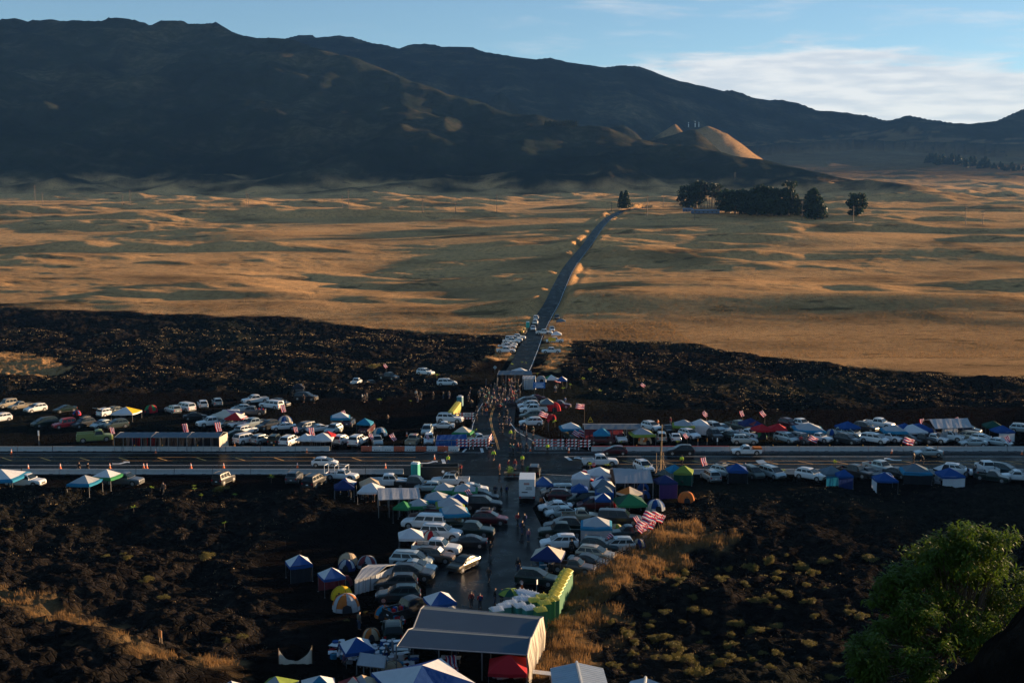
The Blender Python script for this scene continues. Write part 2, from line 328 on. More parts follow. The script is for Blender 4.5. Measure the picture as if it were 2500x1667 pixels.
def finish_labels():
    g={}
    for p in PEND:
        if p[4]: p[0]['label']=p[4]; continue
        g.setdefault((p[1],p[2]),[]).append(p)
    for (d,z),L in g.items():
        ax=L[0][3]
        def key(p):
            l=p[0].location; X,Y=proj(l[0],l[1],l[2]); return X if ax=='x' else -Y
        L.sort(key=key)
        for i,p in enumerate(L):
            if len(L)==1: t='lone %s %s'%(d,z)
            elif ax=='x': t=('leftmost' if i==0 else 'rightmost' if i==len(L)-1 else ordw(i))+' '+d+('' if i in(0,len(L)-1) else ' from the left')+' '+z
            else: t=('nearest' if i==0 else 'farthest' if i==len(L)-1 else ordw(i)+' nearest')+' '+d+' '+z
            if len(t.split())>16: t=t.replace(' from the left',' from left')
            if len(t.split())>16: t=t.replace('pop-up canopy with side walls','walled canopy')
            if len(t.split())>16: t=' '.join(t.split()[:16])
            p[0]['label']=t
# ---------------------------------------------------------------- ground
def build_ground():
    d=np.concatenate([np.geomspace(2.5,70,90,endpoint=False),np.geomspace(70,420,470,endpoint=False),np.geomspace(420,1500,330,endpoint=False),np.geomspace(1500,6500,210,endpoint=False),np.geomspace(6500,11500,12)])
    a=np.concatenate([np.linspace(-62,-30,18,endpoint=False),np.linspace(-30,-26,16,endpoint=False),np.linspace(-26,26,1000,endpoint=False),np.linspace(26,34,40,endpoint=False),np.linspace(34,76,42)])*math.pi/180
    # forward distance rows, tan-spaced columns
    Yg,Ag=np.meshgrid(d,a,indexing='ij'); Xg=np.clip(Yg*np.tan(Ag),-7600,6900)
    Z=height(Xg,Yg); g=grass_mask(Xg,Yg); 
    nr,nc=Xg.shape; V=np.stack([Xg,Yg,Z],-1).reshape(-1,3)
    # close the sheet behind the camera
    i=np.arange(nr-1)[:,None]*nc+np.arange(nc-1)[None,:]; F=np.stack([i,i+1,i+nc+1,i+nc],-1).reshape(-1,4)
    me=bpy.data.meshes.new('ground'); me.vertices.add(len(V)); me.vertices.foreach_set('co',V.ravel())
    me.loops.add(F.size); me.loops.foreach_set('vertex_index',F.ravel()); me.polygons.add(len(F)); me.polygons.foreach_set('loop_start',np.arange(len(F))*4)
    me.polygons.foreach_set('use_smooth',np.ones(len(F),bool)); me.update(calc_edges=True)
    z2,mt=base_far(Xg,Yg)
    fl=1-sst(poly_sd(Xg,Yg,FLAT[0])+fbm(Xg/6,Yg/6,3)*2,-1,4)
    at=me.color_attributes.new('zone','FLOAT_COLOR','POINT')
    c=np.stack([g,mt,fl,np.ones_like(g)],-1).astype(np.float32); at.data.foreach_set('color',c.ravel())
    m=bpy.data.materials.new('ground_cover'); m.use_nodes=True; nt=m.node_tree; N=nt.nodes; L=nt.links; b=N['Principled BSDF']
    def nd(t,**k):
        n=N.new(t)
        for q,v in k.items(): setattr(n,q,v)
        return n
    geo=nd('ShaderNodeNewGeometry'); att=nd('ShaderNodeAttribute',attribute_name='zone'); sp=nd('ShaderNodeSeparateColor'); L.new(att.outputs['Color'],sp.inputs[0])
    def noise(sc,det=5,r=.55,v=(1,1,1)):
        mp=nd('ShaderNodeMapping'); mp.inputs['Scale'].default_value=v; L.new(geo.outputs['Position'],mp.inputs[0])
        n=nd('ShaderNodeTexNoise'); n.inputs['Scale'].default_value=sc; n.inputs['Detail'].default_value=det; n.inputs['Roughness'].default_value=r; L.new(mp.outputs[0],n.inputs['Vector']); return n.outputs[0]
    def ramp(v,stops):
        r=nd('ShaderNodeValToRGB'); e=r.color_ramp.elements
        while len(e)<len(stops): e.new(0.5)
        for q,(p,cc) in zip(e,stops): q.position=p; q.color=(*cc,1)
        L.new(v,r.inputs[0]); return r.outputs[0]
    def mix(f,A,B,bl='MIX'):
        x=nd('ShaderNodeMix',data_type='RGBA',blend_type=bl)
        for s,v in ((0,f),(6,A),(7,B)):
            if isinstance(v,(int,float)): x.inputs[s].default_value=v
            elif isinstance(v,tuple): x.inputs[s].default_value=(*v,1)
            else: L.new(v,x.inputs[s])
        return x.outputs[2]
    gr=ramp(noise(0.35,8,.65),[(.3,(.38,.195,.08)),(.5,(.70,.385,.165)),(.72,(.85,.50,.22))])
    gr=mix(ramp(noise(0.012,5,.6),[(.42,(0,0,0)),(.62,(1,1,1))]),gr,mix(0.30,gr,(.12,.08,.045)))
    patch=ramp(noise(0.055,7,.66,(.55,1.3,1)),[(.585,(0,0,0)),(.635,(1,1,1))]); gr=mix(patch,gr,mix(.75,gr,(.035,.032,.018)))
    lv=ramp(noise(0.9,8,.6),[(.3,(.005,.0048,.005)),(.55,(.0165,.0148,.014)),(.78,(.055,.043,.036))])
    lv=mix(ramp(noise(0.06,4),[(.5,(0,0,0)),(.7,(1,1,1))]),lv,mix(0.5,lv,(.035,.028,.024)))
    dirt=ramp(noise(0.5,6),[(.3,(.0035,.0032,.0032)),(.7,(.012,.0095,.0085))])
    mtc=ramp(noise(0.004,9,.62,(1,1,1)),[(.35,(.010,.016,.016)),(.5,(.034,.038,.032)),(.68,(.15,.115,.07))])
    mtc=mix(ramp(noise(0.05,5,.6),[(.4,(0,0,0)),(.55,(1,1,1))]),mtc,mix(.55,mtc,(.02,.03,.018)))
    pos=nd('ShaderNodeSeparateXYZ'); L.new(geo.outputs['Position'],pos.inputs[0]); nr_=nd('ShaderNodeMapRange'); L.new(pos.outputs[1],nr_.inputs[0]); nr_.inputs[1].default_value=200; nr_.inputs[2].default_value=330
    scrub=ramp(noise(0.8,7,.6),[(.35,(.02,.016,.01)),(.55,(.11,.062,.026)),(.75,(.20,.12,.05))]); gr=mix(nr_.outputs[0],scrub,gr)
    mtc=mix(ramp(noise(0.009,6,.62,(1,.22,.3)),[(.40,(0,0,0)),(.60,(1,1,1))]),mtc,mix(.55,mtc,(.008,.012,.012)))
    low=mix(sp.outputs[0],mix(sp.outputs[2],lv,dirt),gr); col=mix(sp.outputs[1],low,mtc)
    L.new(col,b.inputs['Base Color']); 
    rg=nd('ShaderNodeMapRange'); L.new(sp.outputs[0],rg.inputs[0]); rg.inputs[3].default_value=.62; rg.inputs[4].default_value=.95; L.new(rg.outputs[0],b.inputs['Roughness'])
    b.inputs['Specular IOR Level'].default_value=.0
    # bump: metre-scale tussocks on grass, ropes and slabs on lava
    vor=nd('ShaderNodeTexVoronoi'); vor.inputs['Scale'].default_value=0.55; vor.feature='SMOOTH_F1'
    mp=nd('ShaderNodeMapping'); mp.inputs['Scale'].default_value=(1,1.3,1); L.new(geo.outputs['Position'],mp.inputs[0]); L.new(mp.outputs[0],vor.inputs['Vector'])
    b1=nd('ShaderNodeMath',operation='MULTIPLY_ADD'); L.new(noise(1.6,7,.7),b1.inputs[0]); b1.inputs[1].default_value=2.6; L.new(noise(0.25,3),b1.inputs[2])
    v2=nd('ShaderNodeTexVoronoi',feature='DISTANCE_TO_EDGE'); v2.inputs['Scale'].default_value=.9; L.new(mp.outputs[0],v2.inputs['Vector']); cr_=nd('ShaderNodeMapRange'); L.new(v2.outputs[0],cr_.inputs[0]); cr_.inputs[2].default_value=.12; cr_.inputs[4].default_value=.55
    b0=nd('ShaderNodeMath',operation='MULTIPLY_ADD'); L.new(vor.outputs[0],b0.inputs[0]); b0.inputs[1].default_value=-.6; L.new(cr_.outputs[0],b0.inputs[2])
    b2=nd('ShaderNodeMath',operation='MULTIPLY_ADD'); L.new(b0.outputs[0],b2.inputs[0]); b2.inputs[1].default_value=.8; L.new(noise(1.1,8,.72),b2.inputs[2])
    hm=nd('ShaderNodeMix',data_type='FLOAT'); L.new(sp.outputs[0],hm.inputs[0]); L.new(b2.outputs[0],hm.inputs[2]); L.new(b1.outputs[0],hm.inputs[3])
    bp=nd('ShaderNodeBump'); bp.inputs['Distance'].default_value=1.0; bp.inputs['Strength'].default_value=.9; L.new(hm.outputs[0],bp.inputs['Height'])
    bm2=nd('ShaderNodeBump'); bm2.inputs['Distance'].default_value=8.0; L.new(noise(.022,8,.62),bm2.inputs['Height']); L.new(sp.outputs[1],bm2.inputs['Strength']); L.new(bp.outputs[0],bm2.inputs['Normal'])
    L.new(bm2.outputs[0],b.inputs['Normal'])
    b.inputs['Sheen Roughness'].default_value=.6; b.inputs['Sheen Tint'].default_value=(.9,.65,.35,1)
    sh=nd('ShaderNodeMath',operation='MULTIPLY'); sg=nd('ShaderNodeMath',operation='SUBTRACT'); L.new(sp.outputs[0],sg.inputs[0]); L.new(sp.outputs[1],sg.inputs[1]); sg.use_clamp=True
    L.new(sg.outputs[0],sh.inputs[0]); sh.inputs[1].default_value=.3; L.new(sh.outputs[0],b.inputs['Sheen Weight'])
    me.materials.append(m); o=link('ground',me); tag(o,kind='structure')
    return o
build_ground()
# unseen ridge added outside the frame to the right, to shade the slopes
def build_hill(name,cx,cy,L_,Wd,H,rot,n=48):
    u=np.linspace(-1.1,1.1,n); U,V=np.meshgrid(u,u,indexing='ij'); e=np.clip(1-np.abs(U)**6,0,1)*np.clip(1-np.abs(V),0,1)
    z=H*e*(.62+.38*np.clip((U+1)*.9,0,1))*(1+.10*fbm(U*3+cx,V*3,4))-60; c,s=math.cos(rot),math.sin(rot); x=cx+U*L_*c-V*Wd*s; y=cy+U*L_*s+V*Wd*c
    Vv=np.stack([x,y,z],-1).reshape(-1,3); i=np.arange(n-1)[:,None]*n+np.arange(n-1)[None,:]; Fq=np.stack([i,i+n,i+n+1,i+1],-1).reshape(-1,4)
    me=bpy.data.meshes.new(name); me.from_pydata(Vv.tolist(),[],Fq.tolist()); me.polygons.foreach_set('use_smooth',[True]*len(me.polygons))
    me.materials.append(pm('hill_rock',(.08,.075,.06),.95,var=.4,scale=.004)); me.update(); o=link(name,me); tag(o,kind='structure'); return o
BACKD=math.hypot(math.sin(R(SUN_AZ)),math.cos(R(SUN_AZ))); k_=math.cos(R(SUN_AZ))/math.sin(R(SUN_AZ))
def far_ridge():
    # crest runs away from the camera at x=XR; u is the coordinate the sun's rays keep
    XR=5600; u0,u1=2540,7700; yc=(u0+u1)/2+k_*XR; build_hill('mountain',XR,yc,(u1-u0)/2,1150,2850,R(90))
far_ridge()
def near_ridge():
    # unseen rise added east of the camp, crest shaped to shade right-hand rows
    XR=330; pts=[]; n=60; us=np.linspace(-260,480,n); crest=np.interp(us,[-260,-60,-20,40,90,130,170,210,260,300,340,400,440,480],[10,24,29,32,34,33,29,22,18,18,20,15,5,0])
    rows=[]
    for j,w in enumerate(np.linspace(-1,1,15)):
        x=XR+w*95; y=us+k_*XR+w*10; prof=(1-abs(w))**.9; z=np.maximum(crest*prof*(1+.05*np.sin(us/17+j)),-.5)-.4
        rows.append(np.stack([np.full(n,x),y,z],-1))
    Vv=np.stack(rows,0).reshape(-1,3); i=np.arange(14)[:,None]*n+np.arange(n-1)[None,:]; Fq=np.stack([i,i+n,i+n+1,i+1],-1).reshape(-1,4)
    me=bpy.data.meshes.new('rise'); me.from_pydata(Vv.tolist(),[],Fq.tolist()); me.materials.append(MATS['hill_rock']); me.polygons.foreach_set('use_smooth',[True]*len(me.polygons)); me.update()
    tag(link('hill',me),kind='structure')
near_ridge()
# ---------------------------------------------------------------- roads
def asphalt(name,base,spec=.03):
    m=bpy.data.materials.new(name); m.use_nodes=True; nt=m.node_tree; N=nt.nodes; L=nt.links; b=N['Principled BSDF']
    b.inputs['Specular IOR Level'].default_value=spec; g=N.new('ShaderNodeNewGeometry'); n=N.new('ShaderNodeTexNoise'); n.inputs['Scale'].default_value=.35; n.inputs['Detail'].default_value=8; n.inputs['Roughness'].default_value=.65; L.new(g.outputs[0],n.inputs['Vector'])
    r=N.new('ShaderNodeValToRGB'); r.color_ramp.elements[0].position=.3; r.color_ramp.elements[0].color=(base*.55,base*.72,base*.9,1); r.color_ramp.elements[1].position=.75; r.color_ramp.elements[1].color=(base*1.0,base*1.25,base*1.5,1); L.new(n.outputs[0],r.inputs[0])
    mp=N.new('ShaderNodeMapping'); mp.inputs['Scale'].default_value=(.02,1.2,1); L.new(g.outputs[0],mp.inputs[0]); n3=N.new('ShaderNodeTexNoise'); n3.inputs['Scale'].default_value=1; n3.inputs['Detail'].default_value=3; L.new(mp.outputs[0],n3.inputs['Vector'])
    mx=N.new('ShaderNodeMix'); mx.data_type='RGBA'; mx.blend_type='MULTIPLY'; mx.inputs[0].default_value=.5; L.new(r.outputs[0],mx.inputs[6]); L.new(n3.outputs[0],mx.inputs[7]); L.new(mx.outputs[2],b.inputs['Base Color'])
    rr=N.new('ShaderNodeMapRange'); L.new(n.outputs[0],rr.inputs[0]); rr.inputs[1].default_value=.35; rr.inputs[2].default_value=.65; rr.inputs[3].default_value=.22; rr.inputs[4].default_value=.42; L.new(rr.outputs[0],b.inputs['Roughness'])
    n2=N.new('ShaderNodeTexNoise'); n2.inputs['Scale'].default_value=9; L.new(g.outputs[0],n2.inputs['Vector']); bp=N.new('ShaderNodeBump'); bp.inputs['Strength'].default_value=.3; bp.inputs['Distance'].default_value=.03; L.new(n2.outputs[0],bp.inputs['Height']); L.new(bp.outputs[0],b.inputs['Normal'])
    return m
ASP=asphalt('asphalt',.010,.006); ASPD=asphalt('asphalt_worn',.010); ASPF=asphalt('asphalt_far',.016,.004)
def strip(pts,hw,z,nm,mat,zf=None,kind='structure'):
    vs=[];fs=[]
    for i,p in enumerate(pts):
        a=Vector(pts[max(0,i-1)]); b=Vector(pts[min(len(pts)-1,i+1)]); d=(b-a).normalized(); n=Vector((-d.y,d.x)); w=hw[i] if isinstance(hw,list) else hw
        for s in (1,-1):
            q=Vector(p)+n*w*s; vs.append((q.x,q.y,(zf(q.x,q.y) if zf else 0)+z))
    for i in range(len(pts)-1): fs.append((2*i,2*i+1,2*i+3,2*i+2))
    me=bpy.data.meshes.new(nm); me.from_pydata(vs,[],fs); me.materials.append(mat); me.update(); o=link(nm,me)
    if kind: o['kind']=kind
    return o
zf=lambda x,y: float(np.interp(y,PTx,PTz))
hwp=[(x,(HW0+HW1)/2) for x in np.linspace(-260,260,60)]
strip(hwp,(HW1-HW0)/2+1.6,0.010,'highway',ASP)
acs=[p for p in ACCS if p[1]>188]
strip(acs,[5.2 if p[1]<215 else (4.3 if p[1]<260 else 3.35) for p in acs],0.006,'access_road',ASPF,zf)
me=bpy.data.meshes.new('parking_lot'); me.from_pydata([(x,y,0.002) for x,y in LOT],[],[tuple(range(len(LOT)))]); me.materials.append(ASPD); me.update(); tag(link('parking_lot',me),kind='structure')
# flared corners where the access road meets the highway
cor=[plane(*p) for p in [(1120,1103),(1168,1103),(1170,1060),(1150,1078)]]; cor2=[plane(*p) for p in [(1240,1103),(1440,1103),(1400,1086),(1330,1068),(1275,1050),(1235,1030)]]
for c_ in (cor,cor2):
    me=bpy.data.meshes.new('road_apron'); me.from_pydata([(x,y,0.003) for x,y in c_],[],[tuple(range(len(c_)))]); me.materials.append(ASPD); me.update(); tag(link('road_apron',me),kind='structure')
# painted markings
WL=pm('paint_white_line',(.55,.56,.56),.7,var=.3,scale=.8); YL=pm('paint_yellow_line',(.55,.27,.05),.7,var=.3,scale=.8)
mk=MB()
def qline(p,q,w,m=0,z=.018):
    a=Vector(plane(*p)); b=Vector(plane(*q)); d=(b-a).normalized(); n=Vector((-d.y,d.x))*w/2
    mk.add([(a.x+n.x,a.y+n.y,z),(a.x-n.x,a.y-n.y,z),(b.x-n.x,b.y-n.y,z),(b.x+n.x,b.y+n.y,z)],[(0,1,2,3)],m)
qline((-60,1106.5),(1035,1106.5),.14); qline((-60,1135.8),(1088,1135.8),.16); qline((-60,1116),(1015,1116),.14,1); qline((-60,1124.5),(1080,1124.5),.14,1)
for i in range(-1,10): qline((5+i*95,1117),(28+i*95,1124.2),.28,1)
qline((1081,1121),(1086,1135),.6); qline((1035,1104.5),(1178,1104.5),.16); qline((1175,1094),(1178,1104),.5); qline((1130,1103.5),(1138,1095.5),.4); qline((1085,1103.5),(1098,1099),.3)
qline((1275,1104.5),(2560,1104.5),.14); qline((1382,1114),(2560,1114.6),.16); qline((1396,1124),(2560,1126),.14,1); qline((1425,1132.5),(2560,1133.6),.14,1); qline((1381,1114),(1394,1123.6),.6)
for i in range(0,14): qline((1520+i*85,1124.6),(1560+i*85,1132.5),.22,1)
qline((1315,1157),(1420,1162),.15); qline((1440,1146),(2560,1146.6),.15)
def arrow(X,Y,s=1):
    P=[(-16,1.5),(0,1.5),(14,-1.8),(10,-3.2),(26,-3.2),(27,0.2),(21,-.8),(4,3.2),(-16,3.2)]
    pts=[plane(X+x*s,Y+y) for x,y in P]; mk.add([(x,y,.018) for x,y in pts],[tuple(range(len(pts)))])
arrow(290,1129.5); arrow(1042,1128); arrow(1428,1119,-1); arrow(2185,1121,-1)
# double centre line of the access road, edge lines
cl_=[(1219,1097),(1213,1075),(1204,1050),(1199,1025),(1203,1005),(1210,990)]
for a,b in zip(cl_[:-1],cl_[1:]): qline(a,b,.14,1); qline((a[0]-3.2,a[1]),(b[0]-3.2,b[1]),.14,1)
for a,b in zip([(1150,1060),(1155,1035),(1166,1005),(1180,982)][:-1],[(1155,1035),(1166,1005),(1180,982)]): qline(a,b,.13)
for a,b in zip([(1244,1030),(1262,1053),(1300,1075),(1360,1088),(1400,1094)][:-1],[(1262,1053),(1300,1075),(1360,1088),(1400,1094)]): qline(a,b,.16)
o=link('road_markings',mk.mesh('road_markings',[WL,YL])); tag(o,kind='structure')
rt=[p for p in acs if p[1]>262]
def off(pts,d):
    out=[]
    for i,p in enumerate(pts):
        a=Vector(pts[max(0,i-1)]); b=Vector(pts[min(len(pts)-1,i+1)]); t=(b-a).normalized(); out.append((p[0]-t.y*d,p[1]+t.x*d))
    return out
strip(off(rt,-3.0),.08,.03,'road_edge_line',WL,zf)
# ---------------------------------------------------------------- vehicles
VK={}
def car_parts(kind):
    """returns list of (part name, mesh, paint?, children) for a vehicle kind; front is +x"""
    if kind in VK: return VK[kind]
    spec=dict( # L, W, belt, H, hood z, xs: rear end, rear glass base, rear roof, front roof, windshield base, front end ; trunk z
     sedan=(4.75,1.82,.98,1.44,.86,(-2.37,-1.78,-.95,.18,1.20,2.37),.98),
     hatch=(4.3,1.78,1.02,1.54,.92,(-2.15,-2.05,-1.40,.15,1.35,2.15),1.0),
     suv=(4.7,1.90,1.12,1.72,1.02,(-2.35,-2.27,-1.86,.12,1.12,2.35),1.10),
     bigsuv=(5.3,2.04,1.24,1.90,1.16,(-2.65,-2.57,-2.26,.38,1.22,2.65),1.20),
     boxy=(4.3,1.80,1.10,1.84,1.04,(-2.15,-2.12,-2.04,.42,.72,2.15),1.10),
     minivan=(5.05,1.98,1.10,1.74,.98,(-2.52,-2.44,-2.06,.62,1.78,2.52),1.08),
     pickup=(5.85,1.98,1.18,1.88,1.13,(-2.92,-1.02,-.80,.72,1.32,2.92),.72),
     smallpickup=(5.1,1.80,1.05,1.66,1.0,(-2.55,-.62,-.46,.52,1.12,2.55),.66),
     cappickup=(5.85,1.98,1.18,1.88,1.13,(-2.92,-2.86,-2.74,.72,1.32,2.92),1.18),
     utility=(6.3,2.15,1.30,2.15,1.28,(-3.15,-.1,.05,1.25,1.7,3.15),.9))[kind]
    L,Wd,belt,H,hood,(xr,xg,xr2,xf2,xw,xf),tz=spec; w=Wd/2; parts=[]
    pick=kind in('pickup','smallpickup','utility')
    # body shell: lofted cross sections along the length
    st=[(xr,.42,tz if not pick else tz,.90),(xr+.10,.30,tz+(.0 if not pick else 0),.97),(xg if not pick else xg,.26,tz if pick else belt,1.0)]
    if pick: st+=[(xg+.02,.26,belt,1.0)]
    st+=[((xg+xw)/2,.25,belt,1.0),(xw,.26,belt,1.0),(xw+.25*(xf-xw),.27,hood+.02,1.0),(xf-.30,.28,hood-.06,.97),(xf-.05,.32,hood-.20,.90),(xf,.42,hood-.34,.84)]
    mb=MB(); rings=[]
    for x,zb,zt,f in st:
        a=w*f; rings.append([(x,-a*.90,zb),(x,-a,zb+.22),(x,-a,zt-.20),(x,-a*.93,zt-.03),(x,-a*.70,zt),(x,a*.70,zt),(x,a*.93,zt-.03),(x,a,zt-.20),(x,a,zb+.22),(x,a*.90,zb)])
    mb.loft(rings)
    # greenhouse
    t=w*.76; b=w*.95; hb=belt-.06
    g=[(xg,-b,hb),(xw,-b,hb),(xw,b,hb),(xg,b,hb),(xr2,-t,H-.03),(xf2,-t,H-.03),(xf2,t,H-.03),(xr2,t,H-.03)]
    gl=[(xg,hb+.01,b),(xr2,H-.07,t),(xr2+.35,H-.02,t),((xr2+xf2)/2,H+.02,t),(xf2-.30,H+.0,t),(xf2,H-.06,t),(xw,hb+.01,b)]
    mb.loft([[(x,-b,hb-.02),(x,-tt,zt-.03 if 0<i_<6 else zt),(x,-tt*.84,zt+(.03 if 0<i_<6 else .005)),(x,tt*.84,zt+(.03 if 0<i_<6 else .005)),(x,tt,zt-.03 if 0<i_<6 else zt),(x,b,hb-.02)] for i_,(x,zt,tt) in enumerate(gl)])
    # sills and wheel openings in black
    wb=(xr+L*.175,xf-L*.185); r=.33 if kind in('sedan','hatch') else .37
    if pick or kind in('cappickup','bigsuv'): r=.41
    if kind=='utility': r=.46
    for wx in wb:
        for s in (-1,1):
            mb.add([(wx+(r+.07)*math.cos(a_),s*(w+.004),r+(r+.07)*math.sin(a_)) for a_ in [k*math.pi*2/16 for k in range(16)] ],[tuple(range(16))],1)
    mb.box(xr+.3,xf-.3,-w*.97,w*.97,.20,.30,1); mb.box(xf-.10,xf+.02,-w*.80,w*.80,.30,.46,1); mb.box(xr-.03,xr+.1,-w*.85,w*.85,.32,.50,1)
    parts.append(('body',mb.mesh(kind+'_body',[paint('white'),TRIM],bevel=0),True,[]))
    # glass
    def lerp(a,b,t_): return tuple(a[i]+(b[i]-a[i])*t_ for i in range(3))
    def pane(nm,q,off,m_=.06):
        c=[sum(p[i] for p in q)/4 for i in range(3)]; mm=MB(); P=[]
        for p in q: P.append(tuple(c[i]+(p[i]-c[i])*(1-m_)+off[i] for i in range(3)))
        Q=[tuple(p[i]-off[i]*1.6 for i in range(3)) for p in P]
        mm.hexa(Q+P); parts.append((nm,mm.mesh(kind+'_'+nm,[GLASS]),False,[]))
    pane('windshield',[(xw-.02,-b*.97,hb+.08),(xw-.02,b*.97,hb+.08),(xf2,t,H-.04),(xf2,-t,H-.04)],(.02,0,.015),.10)
    pane('rear_window',[(xg,-b*.95,hb+.10),(xg,b*.95,hb+.10),(xr2,t,H-.06),(xr2,-t,H-.06)],(-.02,0,.012),.14)
    for s in (-1,1):
        z0,z1=hb+.11,H-.16
        def xb(z,fr):
            k=(z-hb)/(H-.03-hb); return (xw+(xf2-xw)*k) if fr else (xg+(xr2-xg)*k)
        def yy(z): k=(z-hb)/(H-.03-hb); return s*(b+(t-b)*k+.008)
        nwin=2 if kind in('sedan','hatch','pickup') else (1 if kind in('smallpickup','utility') else 3)
        x0a,x0b=xb(z0,0)+.12,xb(z1,0)+.12; x1a,x1b=xb(z0,1)-.16,xb(z1,1)-.10; mm=MB()
        for i in range(nwin):
            f0=i/nwin+.02*(i>0); f1=(i+1)/nwin-.02*(i<nwin-1)
            q=[(x0a+(x1a-x0a)*f0,yy(z0),z0),(x0a+(x1a-x0a)*f1,yy(z0),z0),(x0b+(x1b-x0b)*f1,yy(z1),z1),(x0b+(x1b-x0b)*f0,yy(z1),z1)]
            mm.add(q,[(0,1,2,3)] ); mm.add([(p[0],p[1]-s*.03,p[2]) for p in q],[(3,2,1,0)])
            o_=len(mm.v)-8
            for i_ in range(4): mm.f.append((o_+i_,o_+(i_+1)%4,o_+4+(i_+1)%4,o_+4+i_)); mm.m.append(0)
        parts.append(('side_window',mm.mesh(kind+'_side',[GLASS]),False,[]))
    # wheels
    for wx in wb:
        for s in (-1,1):
            t_=MB(); t_.cyly(wx,s*(w-.10),r,r,.22,16); q=MB(); q.cyly(wx,s*(w+.015),r,r*.64,.02,10); 
            for k in range(5):
                a_=k*2*math.pi/5; q.tube((wx,s*(w+.03),r),(wx+r*.55*math.cos(a_),s*(w+.03),r+r*.55*math.sin(a_)),.035,.025,4)
            parts.append(('wheel',t_.mesh('wheel',[TYRE]),False,[('rim',q.mesh('rim',[RIM]))]))
    for s in (-1,1):
        h=MB(); h.hexa([(xf-.22,s*w*.62,hood-.33),(xf+.0,s*w*.50,hood-.36),(xf-.10,s*w*.86,hood-.36),(xf-.30,s*w*.93,hood-.33),(xf-.26,s*w*.62,hood-.16),(xf-.06,s*w*.50,hood-.20),(xf-.16,s*w*.88,hood-.20),(xf-.36,s*w*.95,hood-.16)])
        parts.append(('headlight',h.mesh('headlight',[HLIGHT]),False,[]))
        h=MB(); zt=1.0 if not(kind=='sedan' or kind=='hatch') else .9; zt=min(zt,belt); h.box(xr-.015,xr+.16,s*w*.80-.09,s*w*.80+.12,zt-.28,zt-.04); parts.append(('taillight',h.mesh('taillight',[TLIGHT]),False,[]))
        h=MB(); h.box(xw-.30,xw-.12,s*w*1.0 if s>0 else -w-.16,w+.16 if s>0 else -w,belt-.02,belt+.13); parts.append(('mirror',h.mesh('mirror',[paint('white')]),True,[]))
    h=MB(); h.box(xf-.02,xf+.025,-w*.48,w*.48,.52,hood-.30); parts.append(('grille',h.mesh('grille',[TRIM if kind in('sedan','hatch','minivan') else CHROME]),False,[]))
    h=MB(); h.box(xr-.05,xr-.005,-.17,.17,.62,.74); parts.append(('number_plate',h.mesh('plate',[LETTER]),False,[]))
    if pick:
        h=MB(); x0=xr+.02; x1=xg-.03; zt=belt-.02; 
        for s in (-1,1): h.box(x0,x1,s*w-(.09 if s>0 else -.0),s*w+(.0 if s>0 else .09),tz-.2,zt)
        h.box(x1-.07,x1,-w+.05,w-.05,tz-.05,zt); h.box(x0+.1,x1-.08,-w+.1,w-.1,tz+.004,tz+.03,1)
        parts.append(('truck_bed',h.mesh(kind+'_bed',[paint('white'),TRIM]),True,[]))
        h=MB(); h.box(xr-.02,xr+.06,-w+.02,w-.02,tz-.12,zt-.01); parts.append(('tailgate',h.mesh(kind+'_gate',[paint('white')]),True,[]))
    if kind=='utility':
        h=MB()
        for s in (-1,1):
            h.box(-3.05,-.15,s*1.0-.12,s*1.0+.12,.95,1.75)
            for k in range(4): h.box(-2.95+k*.72,-2.95+k*.72+.62,s*1.125-.01,s*1.125+.01,1.05,1.65,0)
        h.box(-3.1,-3.0,-1.0,1.0,.8,1.5); parts.append(('tool_box',h.mesh('utility_boxes',[paint('lime')]),True,[]))
    if kind in('suv','bigsuv','boxy','minivan'):
        h=MB()
        for s in (-1,1): h.tube((xr2+.25,s*t*.86,H+.06),(xf2-.25,s*t*.86,H+.06),.025,n=4)
        parts.append(('roof_rail',h.mesh('rails',[TRIM]),False,[]))
    VK[kind]=parts; return parts
NAMES=dict(sedan='sedan',hatch='hatchback',suv='suv_car',bigsuv='large_suv',boxy='boxy_suv',minivan='minivan',pickup='pickup_truck',smallpickup='small_pickup_truck',cappickup='covered_pickup_truck',utility='utility_truck')
WORD=dict(sedan='sedan',hatch='hatchback',suv='SUV',bigsuv='large SUV',boxy='boxy SUV',minivan='minivan',pickup='crew-cab pickup truck',smallpickup='small pickup truck',cappickup='covered pickup truck',utility='utility truck')
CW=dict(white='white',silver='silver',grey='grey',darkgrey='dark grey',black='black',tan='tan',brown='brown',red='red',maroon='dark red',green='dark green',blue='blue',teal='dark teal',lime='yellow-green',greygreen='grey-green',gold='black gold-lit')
def lshift(o,me_name): pass
